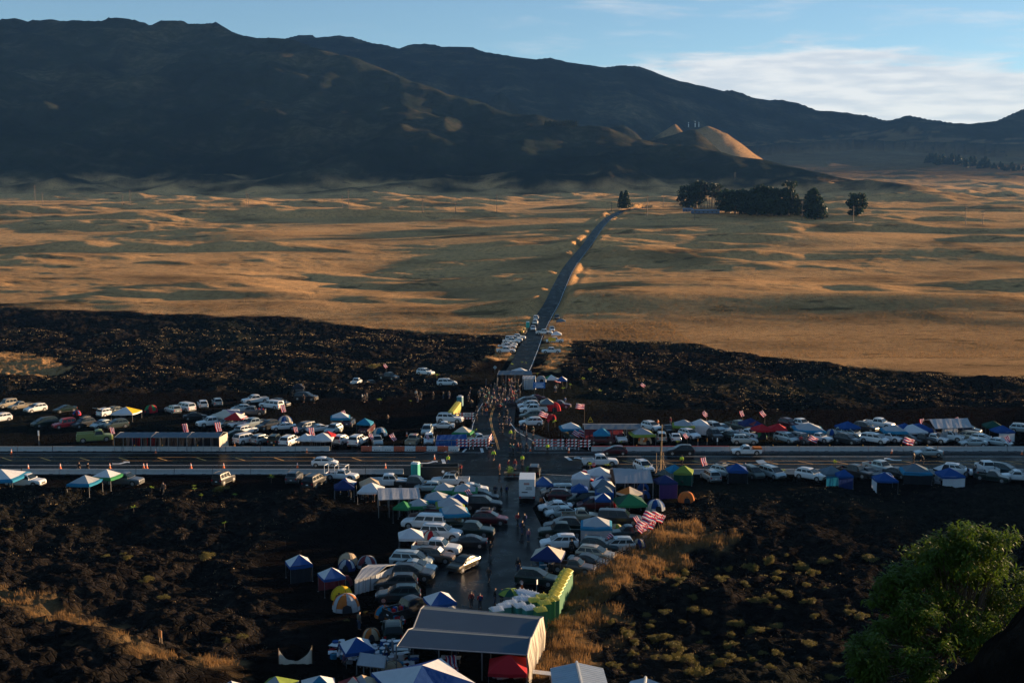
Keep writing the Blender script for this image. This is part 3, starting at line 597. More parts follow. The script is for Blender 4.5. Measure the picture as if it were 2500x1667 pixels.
def put_car(kind,col,x,y,z,h,zone,custom=None,extra=None,axis='x'):
    rt=thing(NAMES[kind],(x,y,z),R(h),'x','pickup truck' if 'pickup' in kind else ('truck' if kind=='utility' else ('van' if kind=='minivan' else 'car')),group='vehicles '+zone)
    pmat=paint(col)
    for nm,me,pt,ch in car_parts(kind):
        o=link(nm,me,rt,omat=pmat if pt else None)
        for n2,m2 in ch: link(n2,m2,o)
    if extra=='rack':
        h_=MB(); H=1.95
        for yy_ in (-.6,-.2,.2,.6): h_.box(-1.4,.4,yy_-.03,yy_+.03,H,H+.05)
        for xx in (-1.3,-.5,.3): h_.box(xx-.03,xx+.03,-.72,.72,H-.06,H+.02)
        h_.box(-1.1,-.1,-.45,.5,H+.05,H+.22,1); link('roof_rack',h_.mesh('roof_rack',[POLE,TRIM]),rt)
    if extra=='ladder':
        h_=MB()
        for xx in (-2.6,-.9,.8):
            for s in (-1,1): h_.tube((xx,s*.85,1.0),(xx,s*.8,2.25),.04,n=5)
            h_.tube((xx,-.8,2.25),(xx,.8,2.25),.04,n=5)
        for s in (-1,1): h_.tube((-2.7,s*.8,2.27),(.9,s*.8,2.27),.035,n=5)
        link('ladder_rack',h_.mesh('ladder_rack',[LETTER]),rt)
    if extra=='hood':
        h_=MB(); h_.hexa([(1.1,-.75,.98),(1.2,-.75,.96),(1.2,.75,.96),(1.1,.75,.98),(1.55,-.7,1.9),(1.6,-.7,1.88),(1.6,.7,1.88),(1.55,.7,1.9)]); link('open_bonnet',h_.mesh('bonnet',[pmat]),rt)
    if extra=='hatch':
        h_=MB(); h_.hexa([(-2.3,-.8,1.7),(-2.3,.8,1.7),(-3.2,.75,2.05),(-3.2,-.75,2.05),(-2.3,-.8,1.76),(-2.3,.8,1.76),(-3.2,.75,2.11),(-3.2,-.75,2.11)]); link('open_tailgate',h_.mesh('hatch',[pmat]),rt)
    if extra=='shade':
        h_=MB(); h_.hexa([(1.00,-.68,1.12),(1.00,.68,1.12),(.42,.6,1.66),(.42,-.6,1.66),(1.02,-.68,1.15),(1.02,.68,1.15),(.44,.6,1.69),(.44,-.6,1.69)]); link('sunshade',h_.mesh('sunshade',[LETTER]),rt)
    if extra=='load':
        h_=MB(); 
        for k in range(6): h_.box(-2.5+k*.28,-2.25+k*.28,-.5+.2*(k%3),-.1+.2*(k%3),.8,1.25+.1*(k%2),k%3)
        link('load',h_.mesh('load',[fab('red'),fab('blue'),fab('tan')]),rt)
    if extra=='cones':
        h_=MB(); h_.box(-2.6,-1.2,-.7,.7,.9,1.35); link('load',h_.mesh('load2',[fab('orange')]),rt)
    defer(rt,CW[col]+' '+WORD[kind],zone,axis,custom); return rt
ZN=dict(a='in the back row of the left camp',b='in the middle row of the left camp',c='behind the left stretch of barrier',d='below the left side of the highway',e='on the lava north of the left camp',
 f='right of the crowd',g='left of the paved lot',h='right of the paved lot',i='behind the right highway barrier',j='in the back row of the right camp',k='below the right side of the highway',
 l='left of the access road',m='on the access road verge, right side',n='driving on the highway',o='beside the access road mouth, left')
V="""A 75 255 boxy tan 235 a
A 240 272 smallpickup tan 230 a
A 408 305 suv white 237 a
A 745 308 sedan green 228 a
A -5 420 suv white 235 b
A 1240 352 suv white 60 a hatch
A 1352 332 suv green 60 a
A 1985 318 suv silver 133 a
A 2120 292 cappickup white 140 a
A 515 470 minivan green 228 b
A 735 490 boxy red 225 b
A 955 480 suv darkgrey 235 b rack
A 1165 488 hatch silver 237 b
A 1330 492 suv greygreen 222 b
A 1090 645 utility lime 22 c
A 300 1155 cappickup white 350 d
A 1430 1140 pickup grey 350 d
B 212 445 suv white 112 a
B 378 420 suv silver 112 a
B 130 580 sedan black 18 a
B 812 393 pickup white 213 e
B 1100 430 suv black 335 e
B 1000 455 cappickup white 148 e
B 770 530 pickup grey 183 a load
B 650 490 hatch silver 200 a
B 1400 362 bigsuv black 348 e
B 1318 262 smallpickup grey 288 e
B 1978 178 smallpickup white 82 e
B 2140 172 smallpickup green 298 e
B 312 655 pickup white 214 b
B 480 580 cappickup white 195 b
B 470 662 hatch silver 233 b
B 640 665 suv white 222 b
B 795 670 pickup silver 226 b
B 955 690 suv darkgrey 228 b
B 1138 700 sedan white 198 b
B 1380 715 minivan grey 236 b
B 1530 722 sedan white 210 b
B 1712 738 suv silver 252 b
B 1760 660 suv tan 268 a
B 2095 735 bigsuv maroon 262 b
B 1890 650 suv blue 88 a
B 590 790 sedan green 200 b
B 712 745 suv white 55 b
B 722 850 bigsuv white 52 c
B 900 852 suv silver 56 c
B 1048 862 boxy green 84 c
B 1210 868 minivan white 74 c
B 1815 858 suv white 68 c
B 1998 870 bigsuv white 74 c
B 2215 868 smallpickup silver 282 c
B 1618 1120 hatch white 0 n
B 455 1310 boxy darkgrey 73 d
B 1265 1290 suv grey 88 d
B 1500 1340 bigsuv black 74 d
B 1812 1270 smallpickup white 347 d ladder
C 235 130 pickup darkgrey 322 e
C 655 108 suv white 330 e
C 900 192 minivan white 6 e
C 935 615 bigsuv white 350 o
C 848 688 sedan white 184 o
C 670 750 suv silver 268 o
C 518 865 pickup tan 82 o
C 693 862 boxy white 272 o
C 1265 845 smallpickup white 203 o
C 1812 412 minivan grey 188 f
C 1905 372 sedan maroon 188 f
C 1832 455 suv white 187 f
C 1890 505 pickup white 186 f
C 1862 575 suv greygreen 186 f
C 1862 652 suv white 186 f
C 2190 450 smallpickup maroon 350 f
G 800 310 pickup white 2 g
G 1090 335 pickup darkgrey 352 g
G 1500 300 pickup white 178 g rack
G 1250 372 hatch silver 180 g
G 1760 385 sedan white 2 g
G 1880 475 sedan black 352 g
G 1880 575 bigsuv black 355 g
G 1960 745 suv maroon 354 g rack
G 1225 715 suv maroon 182 g rack
G 1440 775 minivan green 356 g
G 1745 880 pickup green 350 g
G 1200 790 cappickup white 170 g
G 1400 915 bigsuv white 350 g
G 1705 1005 sedan black 176 g
G 1350 1085 pickup white 350 g
G 1330 1175 suv brown 348 g shade
G 1065 1225 minivan silver 350 g
G 1655 1255 sedan gold 238 g
G 1110 1300 sedan silver 352 g
G 1075 1378 suv darkgrey 352 g
I 1475 530 suv darkgrey 182 g
I 1500 660 suv teal 183 g
I 1650 815 pickup black 40 g load
I 1440 1055 suv green 98 g
H 665 515 minivan silver 184 h
H 745 575 suv maroon 356 h
H 955 608 suv green 184 h
H 1090 672 minivan maroon 182 h
H 635 690 sedan white 186 h hood
H 712 758 sedan silver 188 h
H 930 800 smallpickup tan 358 h
H 1380 835 cappickup darkgrey 350 h
H 712 912 suv black 184 h
H 705 985 pickup green 184 h
H 680 1115 suv white 184 h
H 1150 1155 suv teal 344 h
H 1330 1150 suv silver 184 h
H 1480 1000 smallpickup teal 184 h load
H 1110 1255 suv tan 340 h
H 1020 1325 sedan black 342 h
H 850 1395 smallpickup brown 340 h
J 1275 400 suv green 345 h
D 215 805 suv green 285 i
D 560 858 sedan maroon 2 i
D 765 838 suv white 280 i
D 1135 705 suv white 302 j
D 1240 830 boxy silver 88 i
D 1322 730 sedan black 278 j
D 1405 825 sedan white 88 i
D 1568 795 suv white 300 i
D 1855 725 bigsuv silver 290 j
D 1860 800 suv darkgrey 278 i
D 1945 725 hatch silver 300 j
D 2130 700 pickup greygreen 302 j
D 2240 785 smallpickup white 312 i
D 2060 800 sedan greygreen 305 i
D 2200 860 suv silver 356 i
D 705 985 hatch maroon 180 n
D 1460 985 suv black 180 n
D 2218 985 smallpickup white 180 n cones
D 540 1110 pickup white 3 n
D 1045 1175 suv white 288 k
D 1392 1300 minivan green 310 k
E 160 995 suv silver 102 k
E 325 950 suv silver 312 k rack
E 645 960 minivan greygreen 287 k
E 868 960 minivan silver 296 k hatch
E 1312 985 suv white 318 k
E 1820 950 pickup black 312 k
E 1975 955 sedan black 292 k
E 2110 900 pickup silver 300 k
E 1035 555 minivan silver 300 i
E 1205 560 minivan grey 302 i
E 1405 550 smallpickup white 315 i
E 1065 388 suv maroon 300 j
E 1190 395 pickup white 305 j
E 1750 500 minivan silver 316 j
E 1735 570 suv darkgrey 310 i
E 1945 430 suv darkgrey 315 j
E 2095 390 pickup white 322 j
E 2045 565 minivan white 318 i
E 2210 548 smallpickup white 315 i
F 935 470 smallpickup blue 320 j
F 1035 565 sedan darkgrey 322 i
F 1175 560 smallpickup black 322 i
F 1310 560 smallpickup white 322 i
F 1475 538 pickup white 328 i
F 1690 535 minivan tan 148 i
F 1875 560 hatch white 318 i
F 1762 605 sedan silver 178 i
F 2060 600 sedan silver 320 i
F 1710 460 suv blue 325 j
F 2340 450 suv silver 328 j
F 1245 718 sedan silver 180 n
F 900 955 sedan darkgrey 300 k
F 1590 930 suv white 328 k
F 1920 905 pickup white 88 k
F 1990 1005 smallpickup green 320 k
F 2090 920 minivan teal 318 k
F 2270 1000 smallpickup white 168 k
K 1243 245 minivan white 86 l
K 1232 325 suv white 84 l
K 1190 445 suv white 270 l
K 885 620 pickup white 352 l
K 822 655 cappickup white 354 l
K 775 702 pickup white 355 l
K 740 760 smallpickup white 356 l
K 692 805 pickup white 357 l
K 668 878 pickup white 358 l
K 1642 235 suv darkgrey 268 m
K 1400 520 pickup white 352 m
K 1552 465 suv white 270 m
K 1600 680 pickup white 182 m
K 1532 900 pickup white 182 m"""
NV=0
for ln in V.splitlines():
    t=ln.split(); X,Y=px(t[0],float(t[1]),float(t[2])); 
    if t[6]=='n': x,y=plane(X,Y); z=.012
    else: x,y,z=hit(X,Y)
    # table gives the tyre line at mid-length: step back half a width along the view
    col=t[4]; put_car(t[3],col,x,y,z,float(t[5]),ZN[t[6]],extra=(t[7] if len(t)>7 else None),axis='y' if t[6] in 'ghflo' else 'x'); NV+=1
# delivery van, service vehicle and mower
def box_truck():
    x,y=plane(*px('H',318,520)); rt=thing('box_truck',(x,y,0),R(88),'white box truck seen from behind on the paved lot','truck')
    b=MB(); b.box(-3.3,1.2,-1.15,1.15,.75,3.25); b.box(1.2,3.0,-1.02,1.02,.55,1.35); b.hexa([(1.2,-1.0,1.3),(2.4,-1.0,1.3),(2.4,1.0,1.3),(1.2,1.0,1.3),(1.2,-.95,2.35),(1.9,-.9,2.35),(1.9,.9,2.35),(1.2,.95,2.35)]); b.box(-3.35,-3.1,-1.1,1.1,.45,.62,1)
    link('body',b.mesh('truck_body',[paint('white'),TRIM],bevel=.03),rt)
    d=MB(); d.box(-3.33,-3.30,-.98,.98,.85,3.05); dr=link('roller_door',d.mesh('roller_door',[pm('door_grey',(.62,.64,.66),.6)]),rt)
    s=MB(); s.box(-3.345,-3.334,-.35,.45,2.45,2.75,0); link('red_panel',s.mesh('sign_panel',[pm('faded_red',(.4,.2,.18),.7)]),dr)
    s=MB(); s.box(-3.345,-3.334,-.7,.1,2.0,2.12); s.box(-3.345,-3.334,-.75,.2,1.75,1.85); s.box(-3.345,-3.334,-.1,.75,1.3,1.45); link('dark_lettering',s.mesh('bars',[TRIM]),dr)
    for sx in (-2.3,2.2):
        for sy in (-1,1):
            w_=MB(); w_.cyly(sx,sy*.98,.45,.45,.28); q=MB(); q.cyly(sx,sy*1.13,.45,.26,.02); o=link('wheel',w_.mesh('w',[TYRE]),rt); link('rim',q.mesh('r',[RIM]),o)
    for sy in (-1,1):
        l=MB(); l.box(-3.36,-3.30,sy*1.0-.08,sy*1.0+.08,.5,.72); link('taillight',l.mesh('tl',[TLIGHT]),rt)
    g=MB(); g.hexa([(2.36,-.9,1.4),(2.42,-.9,1.4),(2.42,.9,1.4),(2.36,.9,1.4),(1.9,-.85,2.25),(1.96,-.85,2.25),(1.96,.85,2.25),(1.9,.85,2.25)]); link('windshield',g.mesh('wsh',[GLASS]),rt)
box_truck()
def mower():
    x,y,z=hit(*px('K',1000,515)); rt=thing('mowing_tractor',(x,y,z),R(250),'small yellow tractor parked beside the teal toilet','tractor'); Y_=pm('machine_yellow',(.62,.34,.04),.5)
    b=MB(); b.box(-.9,1.3,-.45,.45,.5,1.2); b.box(-.9,-.2,-.8,.8,.6,1.0); link('body',b.mesh('tr',[Y_],bevel=.04),rt)
    c=MB(); c.box(-.9,.3,-.6,.6,2.05,2.15); [c.tube((xx,s*.55,1),(xx,s*.55,2.1),.04) for xx in (-.8,.25) for s in (-1,1)]; link('cab_roof',c.mesh('cab',[Y_]),rt)
    for wx,r in ((-.6,.65),(1.0,.42)):
        for s in (-1,1): w_=MB(); w_.cyly(wx,s*.85,r,r,.35); link('wheel',w_.mesh('w',[TYRE]),rt)
mower()
def skip():
    # open black waste container by the highway
    x,y=plane(*px('G',1385,225)); rt=thing('waste_container',(x,y,0),R(2),'black open-topped waste container beside the teal portable toilet','container'); b=MB(); W2,L2,H2=1.2,2.9,2.0; D_=pm('container_black',(.018,.02,.02),.6,var=.4)
    for s in (-1,1): b.box(-L2,L2,s*W2-.05,s*W2+.05,.2,H2)
    for s in (-1,1): b.box(s*L2-.05,s*L2+.05,-W2,W2,.2,H2)
    b.box(-L2,L2,-W2,W2,.15,.22); 
    for k in range(9): b.box(-L2+.2+k*.68,-L2+.32+k*.68,-W2-.12,-W2-.04,.2,H2)
    link('body',b.mesh('skip',[D_]),rt); r=MB()
    for s in (-1,1): r.box(-L2-.08,L2+.08,s*W2-.1,s*W2+.1,H2,H2+.12)
    for s in (-1,1): r.box(s*L2-.1,s*L2+.1,-W2+.1,W2-.1,H2,H2+.12)
    link('rim',r.mesh('skiprim',[D_]),rt); q=MB(); q.cyly(.5,-W2-.13,1.4,.22,.02,14); link('round_sticker',q.mesh('st',[LETTER]),rt)
skip()
# ---------------------------------------------------------------- canopies and tents
ZC=dict(ZN); ZC.update(p='at the very bottom of the picture',q='beside the big gabled shelter',r='at the lower left edge of the camp',s='above the barricade line, far side',t='around the crowd shelter')
CN=dict(white='white',cream='cream',grey='grey',silver='silver',slate='grey-blue',blue='blue',navy='navy',teal='teal',skyblue='sky-blue',red='red',green='green',darkgreen='dark green',lime='lime',yellow='yellow',orange='orange',tan='tan',maroon='maroon',dark='dark',purple='purple',black='black',brown='brown')
def scale_at(y): return F_PX/y      # source pixels per metre, close enough
def canopy(reg,ax,ay,wz,col,style,zone,h=2.85,rot=None,walls='',sz=None,custom=None):
    X,Y=px(reg,ax,ay)
    if Y<860: x,y,z0=hit(X,Y+h*7.2); z0=max(z0,h1(x+1.2,y),h1(x-1.2,y),h1(x,y+1.2))
    else: x,y=plane(X,Y,h); z0=0 if float(poly_sd(np.array([x]),np.array([y]),FLAT[0])[0])<2 else h1(x,y)
    rot=random.uniform(-14,14) if rot is None else rot
    w=1.13*wz/REG[reg][2]/scale_at(y); a=abs(math.sin(R(rot)))+abs(math.cos(R(rot))); s=(sz or min(7.0,max(2.2,w/a)))/2
    acc=style.split(':')[1] if ':' in style else None; st=style.split(':')[0]
    rt=thing('pop_up_canopy',(x,y,z0),R(rot),'x','canopy',group='pop-up canopies '+ZC[zone])
    e=h-min(1.05,.28*s+.48)              # eave height
    m1=fab(col); m2=fab(acc) if acc else m1
    mb=MB(); k=.84 if style.startswith('band') else .62; zk=e+(h-e)*(1-k)*1.05-.02; n=4
    corner=[(-s,-s),(s,-s),(s,s),(-s,s)]; ej=[random.uniform(-.09,.05) for _ in range(4)]; ax_,ay_=random.uniform(-.12,.12),random.uniform(-.12,.12)
    for i in range(4):
        (x0,y0),(x1,y1)=corner[i],corner[(i+1)%4]
        mm=(1 if st=='alt' and i%2==1 else 0); mlow=1 if st=='band' else mm
        # upper panel with a slight sag, lower band
        xm,ym=(x0+x1)/2,(y0+y1)/2; sag=.05*s
        e0,e1=e+ej[i],e+ej[(i+1)%4]; a=(x0*k,y0*k,zk+ej[i]*.6); b=(x1*k,y1*k,zk+ej[(i+1)%4]*.6); c=(xm*k,ym*k,zk-sag*.9); d=(xm,ym,(e0+e1)/2-sag*.9)
        mb.add([a,c,(ax_,ay_,h)],[(0,1,2)],mm); mb.add([c,b,(ax_,ay_,h)],[(0,1,2)],mm)
        mb.add([(x0,y0,e0),d,c,a],[(0,1,2,3)],mlow); mb.add([d,(x1,y1,e1),b,c],[(0,1,2,3)],mlow)
    link('roof',mb.mesh('canopy_roof',[m1,m2]),rt)
    mv=MB(); t=.02
    for i in range(4):
        (x0,y0),(x1,y1)=corner[i],corner[(i+1)%4]; N_=5
        for q in range(N_):
            f0,f1=q/N_,(q+1)/N_; d0,d1=(-.28-.03*(q%2)),(-.28-.03*((q+1)%2))
            p0=(x0+(x1-x0)*f0,y0+(y1-y0)*f0); p1=(x0+(x1-x0)*f1,y0+(y1-y0)*f1)
            zz=lambda f: e+ej[i]+(ej[(i+1)%4]-ej[i])*f-.045*s*(1-abs(2*f-1)); mv.add([(*p0,zz(f0)),(*p1,zz(f1)),(p1[0]*1.01,p1[1]*1.01,zz(f1)+d1),(p0[0]*1.01,p0[1]*1.01,zz(f0)+d0)],[(0,1,2,3)])
    link('valance',mv.mesh('valance',[m2 if st=='band' else m1]),rt)
    for i,(cx,cy) in enumerate(corner):
        l=MB(); l.tube((cx*.97,cy*.97,0),(cx*.97,cy*.97,e),.024,n=4); l.box(cx*.97-.08,cx*.97+.08,cy*.97-.08,cy*.97+.08,0,.02); link('leg',l.mesh('leg',[POLE]),rt)
    wc={}
    for ch in (walls.split(',') if walls else []):
        sd,cc=ch[0],ch[2:]; i='frbl'.index(sd); (x0,y0),(x1,y1)=corner[i],corner[(i+1)%4]; wm=MB(); N_=8
        P=[]
        for q in range(N_+1):
            f=q/N_; ww=.06*math.sin(q*2.1); nx,ny=(y1-y0),-(x1-x0); L_=math.hypot(nx,ny)
            P+=[((x0+(x1-x0)*f)*.98+nx/L_*ww,(y0+(y1-y0)*f)*.98+ny/L_*ww,.05),((x0+(x1-x0)*f)*.98,(y0+(y1-y0)*f)*.98,e-.02)]
        wm.add(P,[(2*q,2*q+2,2*q+3,2*q+1) for q in range(N_)]); link('side_wall',wm.mesh('side_wall',[fab(cc)]),rt)
    d=CN[col]+((' and '+CN[acc]) if acc and acc!=col else '')+' pop-up canopy'+(' with side walls' if walls else '')
    defer(rt,d,ZC[zone],'x',custom); return rt
T="""A 1450 245 250 white alt:yellow a
A 10 975 430 white band:teal d
A 970 1030 300 silver band:teal d
A 1225 965 290 white band:green d
B 480 465 320 cream alt:navy a
B 590 500 200 red alt:white a
B 1790 495 225 white band:skyblue a
B 2075 565 160 skyblue - b
B 1395 740 200 white - c
B 1590 732 215 white - c
B 1650 712 130 red - b
B 1310 165 130 dark - e
B 1850 1250 210 blue alt:white g
B 1835 1278 240 navy - g
B 2130 1245 240 tan - g
G 590 270 260 white - g
K 935 1155 300 white - t
K 1540 1287 230 white alt:green t
K 1745 1317 180 blue alt:white t
K 1720 198 170 slate - m
K 1635 462 185 white - m
C 1085 660 230 cream band:green o
C 2045 335 140 slate alt:cream f
D 205 613 240 white band:teal s
D 560 680 190 skyblue - s
D 1025 675 260 grey band:lime s
D 1500 582 250 grey band:lime j
D 1690 575 190 white - j f:white,r:white
E 625 282 230 navy - j
E 700 315 150 navy alt:maroon j
E 755 350 210 red - j
E 935 345 215 red - j
E 1295 340 320 silver band:skyblue j
E 1740 318 230 blue - j
F 860 357 270 silver band:skyblue j
F 985 340 170 blue - j
F 1065 352 250 white - j
F 1150 340 270 blue - j
F 2000 313 215 darkgreen - j
F 2105 365 200 blue - j f:white
D 530 1123 240 white - h
D 322 1175 215 white - h f:white
D 560 1222 190 blue alt:white h
D 575 1258 250 slate alt:white h
D 305 1312 185 blue - h
D 592 1338 210 slate band:blue h f:blue,r:blue
D 1500 1108 230 lime - k f:darkgreen,r:darkgreen
D 1400 1095 130 skyblue - k
H 1185 482 150 blue alt:white h
H 1500 492 330 green alt:darkgreen h
H 490 292 220 blue alt:slate h
H 1110 750 350 silver band:skyblue h f:grey
H 555 1090 370 navy alt:cream h
E 470 800 225 blue - k f:black,r:black
E 1560 830 230 slate - k f:skyblue
E 1700 870 160 blue - k f:navy
E 2170 882 235 blue - k l:white
F 1110 805 330 slate band:skyblue k f:dark,r:dark
F 1430 812 170 dark alt:white k
F 1505 868 240 blue - k f:white
G 1430 270 250 silver band:green g
G 1670 277 260 silver band:green g
G 1340 368 290 silver band:skyblue g
G 1140 450 250 silver band:green g
G 960 478 200 green - g
G 1590 397 210 blue alt:white g
G 1500 438 330 silver band:lime g
G 1550 517 340 silver band:skyblue g
G 1050 790 290 white - g
I 405 152 300 blue alt:white r f:dark,r:dark
I 765 290 300 blue alt:white r b:maroon
I 1960 550 350 blue alt:white q r:white
I 1045 1058 380 blue alt:white q
J 940 1212 410 red - q
I 160 1485 400 silver alt:lime p
I 620 1478 400 skyblue alt:white p
I 990 1495 280 cream alt:maroon p
I 1110 1470 280 silver alt:tan p
O 180 635 250 blue alt:white p"""
for ln in T.splitlines():
    t=ln.split(); canopy(t[0],float(t[1]),float(t[2]),float(t[3]),t[4],t[5],t[6],walls=t[7] if len(t)>7 else '',rot=(random.uniform(20,34) if t[0]=='I' and t[6] in 'rq' else None))
canopy('I',1775,1372,800,'blue','alt:white','p',h=3.6,rot=30,sz=6.4,custom='big blue and cream peaked canopy at the bottom edge, in front of the gabled shelter')
canopy('H',1490,405,270,'cream','alt:orange','h',h=3.0,rot=40,custom='cream peaked tent canopy with an orange-lit tip beside the green canopy')  # orange side panels paint in the low sun on the canopy
canopy('D',1290,1215,240,'navy','-','k',h=3.3,rot=12,walls='f:purple,r:navy',custom='tall navy and purple enclosed canopy with white stripes on its roof')
nt_=bpy.data.objects[-1] if False else None
# long shelters: a ridged tarp roof on poles
def shelter(name,corners,h,ridge,col,label,walls=None,cat='shelter',custom=True,strips=None,legs=5,slope_mat=None):
    """corners: ground points front-left, front-right, back-right, back-left; ridge = extra height at the middle"""
    fl,fr,br,bl=[Vector((p[0],p[1],p[2] if len(p)>2 else 0)) for p in corners]; c=(fl+fr+br+bl)/4; rt=thing(name,c,0,label,cat)
    q=[v-c for v in (fl,fr,br,bl)]; mb=MB(); N_=12; ns=2 if ridge else 1
    for i in range(N_):
        for s_ in range(ns):
            def P(f,g):
                a=q[0].lerp(q[1],f); b=q[3].lerp(q[2],f); p=a.lerp(b,g); z=h+(ridge*(1-abs(g-.5)*2) if ridge else .35*g)+.05*math.sin(f*23)*math.sin(g*6+.5); return (p.x,p.y,z)
            g0,g1=(s_/ns,(s_+1)/ns)
            mb.add([P(i/N_,g0),P((i+1)/N_,g0),P((i+1)/N_,g1),P(i/N_,g1)],[(0,1,2,3)],0)
            d0,d1=P(i/N_,g0),P((i+1)/N_,g0)
    link('roof',mb.mesh('shelter_roof',[fab(col)]),rt)
    ed=MB(); a=q[0]; b=q[1]; ed.tube((a.x,a.y,h-.02),(b.x,b.y,h-.02),.05,n=4); ed.tube((q[3].x,q[3].y,h),(q[2].x,q[2].y,h),.05,n=4)
    for e_ in (0,1):
        A=q[0].lerp(q[1],e_); B=q[3].lerp(q[2],e_); mid=(A+B)/2; ed.tube((A.x,A.y,h),(mid.x,mid.y,h+(ridge or .17)),.05,n=4); ed.tube((mid.x,mid.y,h+(ridge or .17)),(B.x,B.y,h+(0 if ridge else .35)),.05,n=4)
    link('frame',ed.mesh('shelter_frame',[POLE]),rt)
    for i in range(legs):
        for a,b in ((q[0],q[1]),(q[3],q[2])):
            p=a.lerp(b,i/(legs-1)); l=MB(); l.tube((p.x,p.y,-.1),(p.x,p.y,h),.05,n=5); link('post',l.mesh('post',[POLE]),rt)
    for w_ in (walls or []):
        sd,cc,f0,f1=w_; a,b=dict(f=(q[0],q[1]),b=(q[3],q[2]),l=(q[3],q[0]),r=(q[1],q[2]))[sd]; wm=MB(); P=[]; n=14
        out=Vector((b.y-a.y,-(b.x-a.x),0)).normalized()
        for k in range(n+1):
            f=f0+(f1-f0)*k/n; p=a.lerp(b,f); o=out*(.14*math.sin(k*2.3)+.05); P+=[(p.x+o.x,p.y+o.y,.02),(p.x+out.x*.03,p.y+out.y*.03,h-.02)]
        wm.add(P,[(2*k,2*k+2,2*k+3,2*k+1) for k in range(n)]); link('wall_sheet',wm.mesh('wall_sheet',[fab(cc)]),rt)
    return rt
def pl(reg,x,y,z=0): return plane(*px(reg,x,y),z)
def quad_at(reg,x0,x1,yfront,depth,h,xr0=None,xr1=None):
    """roof front edge given in zoom pixels; returns ground corners"""
    a=pl(reg,x0,yfront,h); b=pl(reg,x1,yfront,h); return [a,b,(b[0]+(xr1 or 0),b[1]+depth),(a[0]+(xr0 or 0),a[1]+depth)]
for i,(x0,x1) in enumerate(((1310,1725),(1730,2140),(2145,2515))):
    shelter('tarp_shelter',quad_at('A',x0,x1,600,4.6,2.5,.6,.3),2.5,.5,'slate',['left of three linked grey tarp shelters behind the far barrier, red tents inside','middle of three linked grey tarp shelters behind the far barrier','right of three linked grey tarp shelters behind the far barrier, by the white cars'][i],walls=[('b','dark',0,1)]+([('b','red',.15,.42),('b','red',.6,.85)] if i==0 else [])+([('r','cream',0,1)] if i==2 else []))
shelter('tarp_shelter',quad_at('K',500,1170,1290,6.5,2.9,.8,-.4),2.9,.6,'slate','long grey tarp shelter across the access road behind the crowd',walls=[('b','dark',0,1),('l','dark',0,1)])
shelter('tarp_shelter',quad_at('K',985,1230,1395,6.0,2.3,.2,.2),2.6,.3,'silver','draped silver tarp shelter at the right end of the crowd shelter, torn and sunlit',walls=[('r','white',0,1),('f','silver',.1,.9)])
shelter('tarp_shelter',quad_at('D',362,1010,692,5.5,2.5,0,.2),2.5,.4,'slate','long grey-roofed shelter with red patterned cloth front beside the flagpole',walls=[('f','maroon',0,.68),('b','dark',0,1)])
shelter('tarp_shelter',[pl('D',720,1312,2.6),pl('D',1150,1310,2.6),pl('D',1075,1185,2.6),pl('D',655,1150,2.6)],2.6,1.2,'grey','large grey gabled tarp shelter beside the highway behind the orange and blue tents',walls=[('b','dark',0,1)])
shelter('tarp_shelter',[pl('F',1330,405,2.4),pl('F',1760,390,2.4),pl('F',1640,300,2.4),pl('F',1190,308,2.4)],2.4,1.0,'silver','large silver tarp shelter in the back row of the right camp, sagging over poles',walls=[('f','grey',.2,.6),('l','dark',0,1)])
shelter('awning',[pl('G',678,480,2.3),pl('G',1160,462,2.3),pl('G',1140,352,2.5),pl('G',668,352,2.5)],2.4,.0,'silver','long rectangular silver awning left of the paved lot, above the red SUV')
shelter('awning',[pl('O',1375,480,1.6),pl('O',1640,510,1.6),pl('O',1660,430,1.6),pl('O',1410,395,1.6)],1.6,.0,'grey','grey tarp stretched low over piled goods beside the gabled shelter')
shelter('tarp_shelter',[pl('I',1020,445,1.5),pl('I',1250,385,1.5),pl('I',1490,265,1.5),pl('I',1180,270,1.5)],1.6,.4,'silver','crumpled silver tarp shelter between the dome tents and parked cars',walls=[('f','silver',0,1),('r','silver',0,1)])
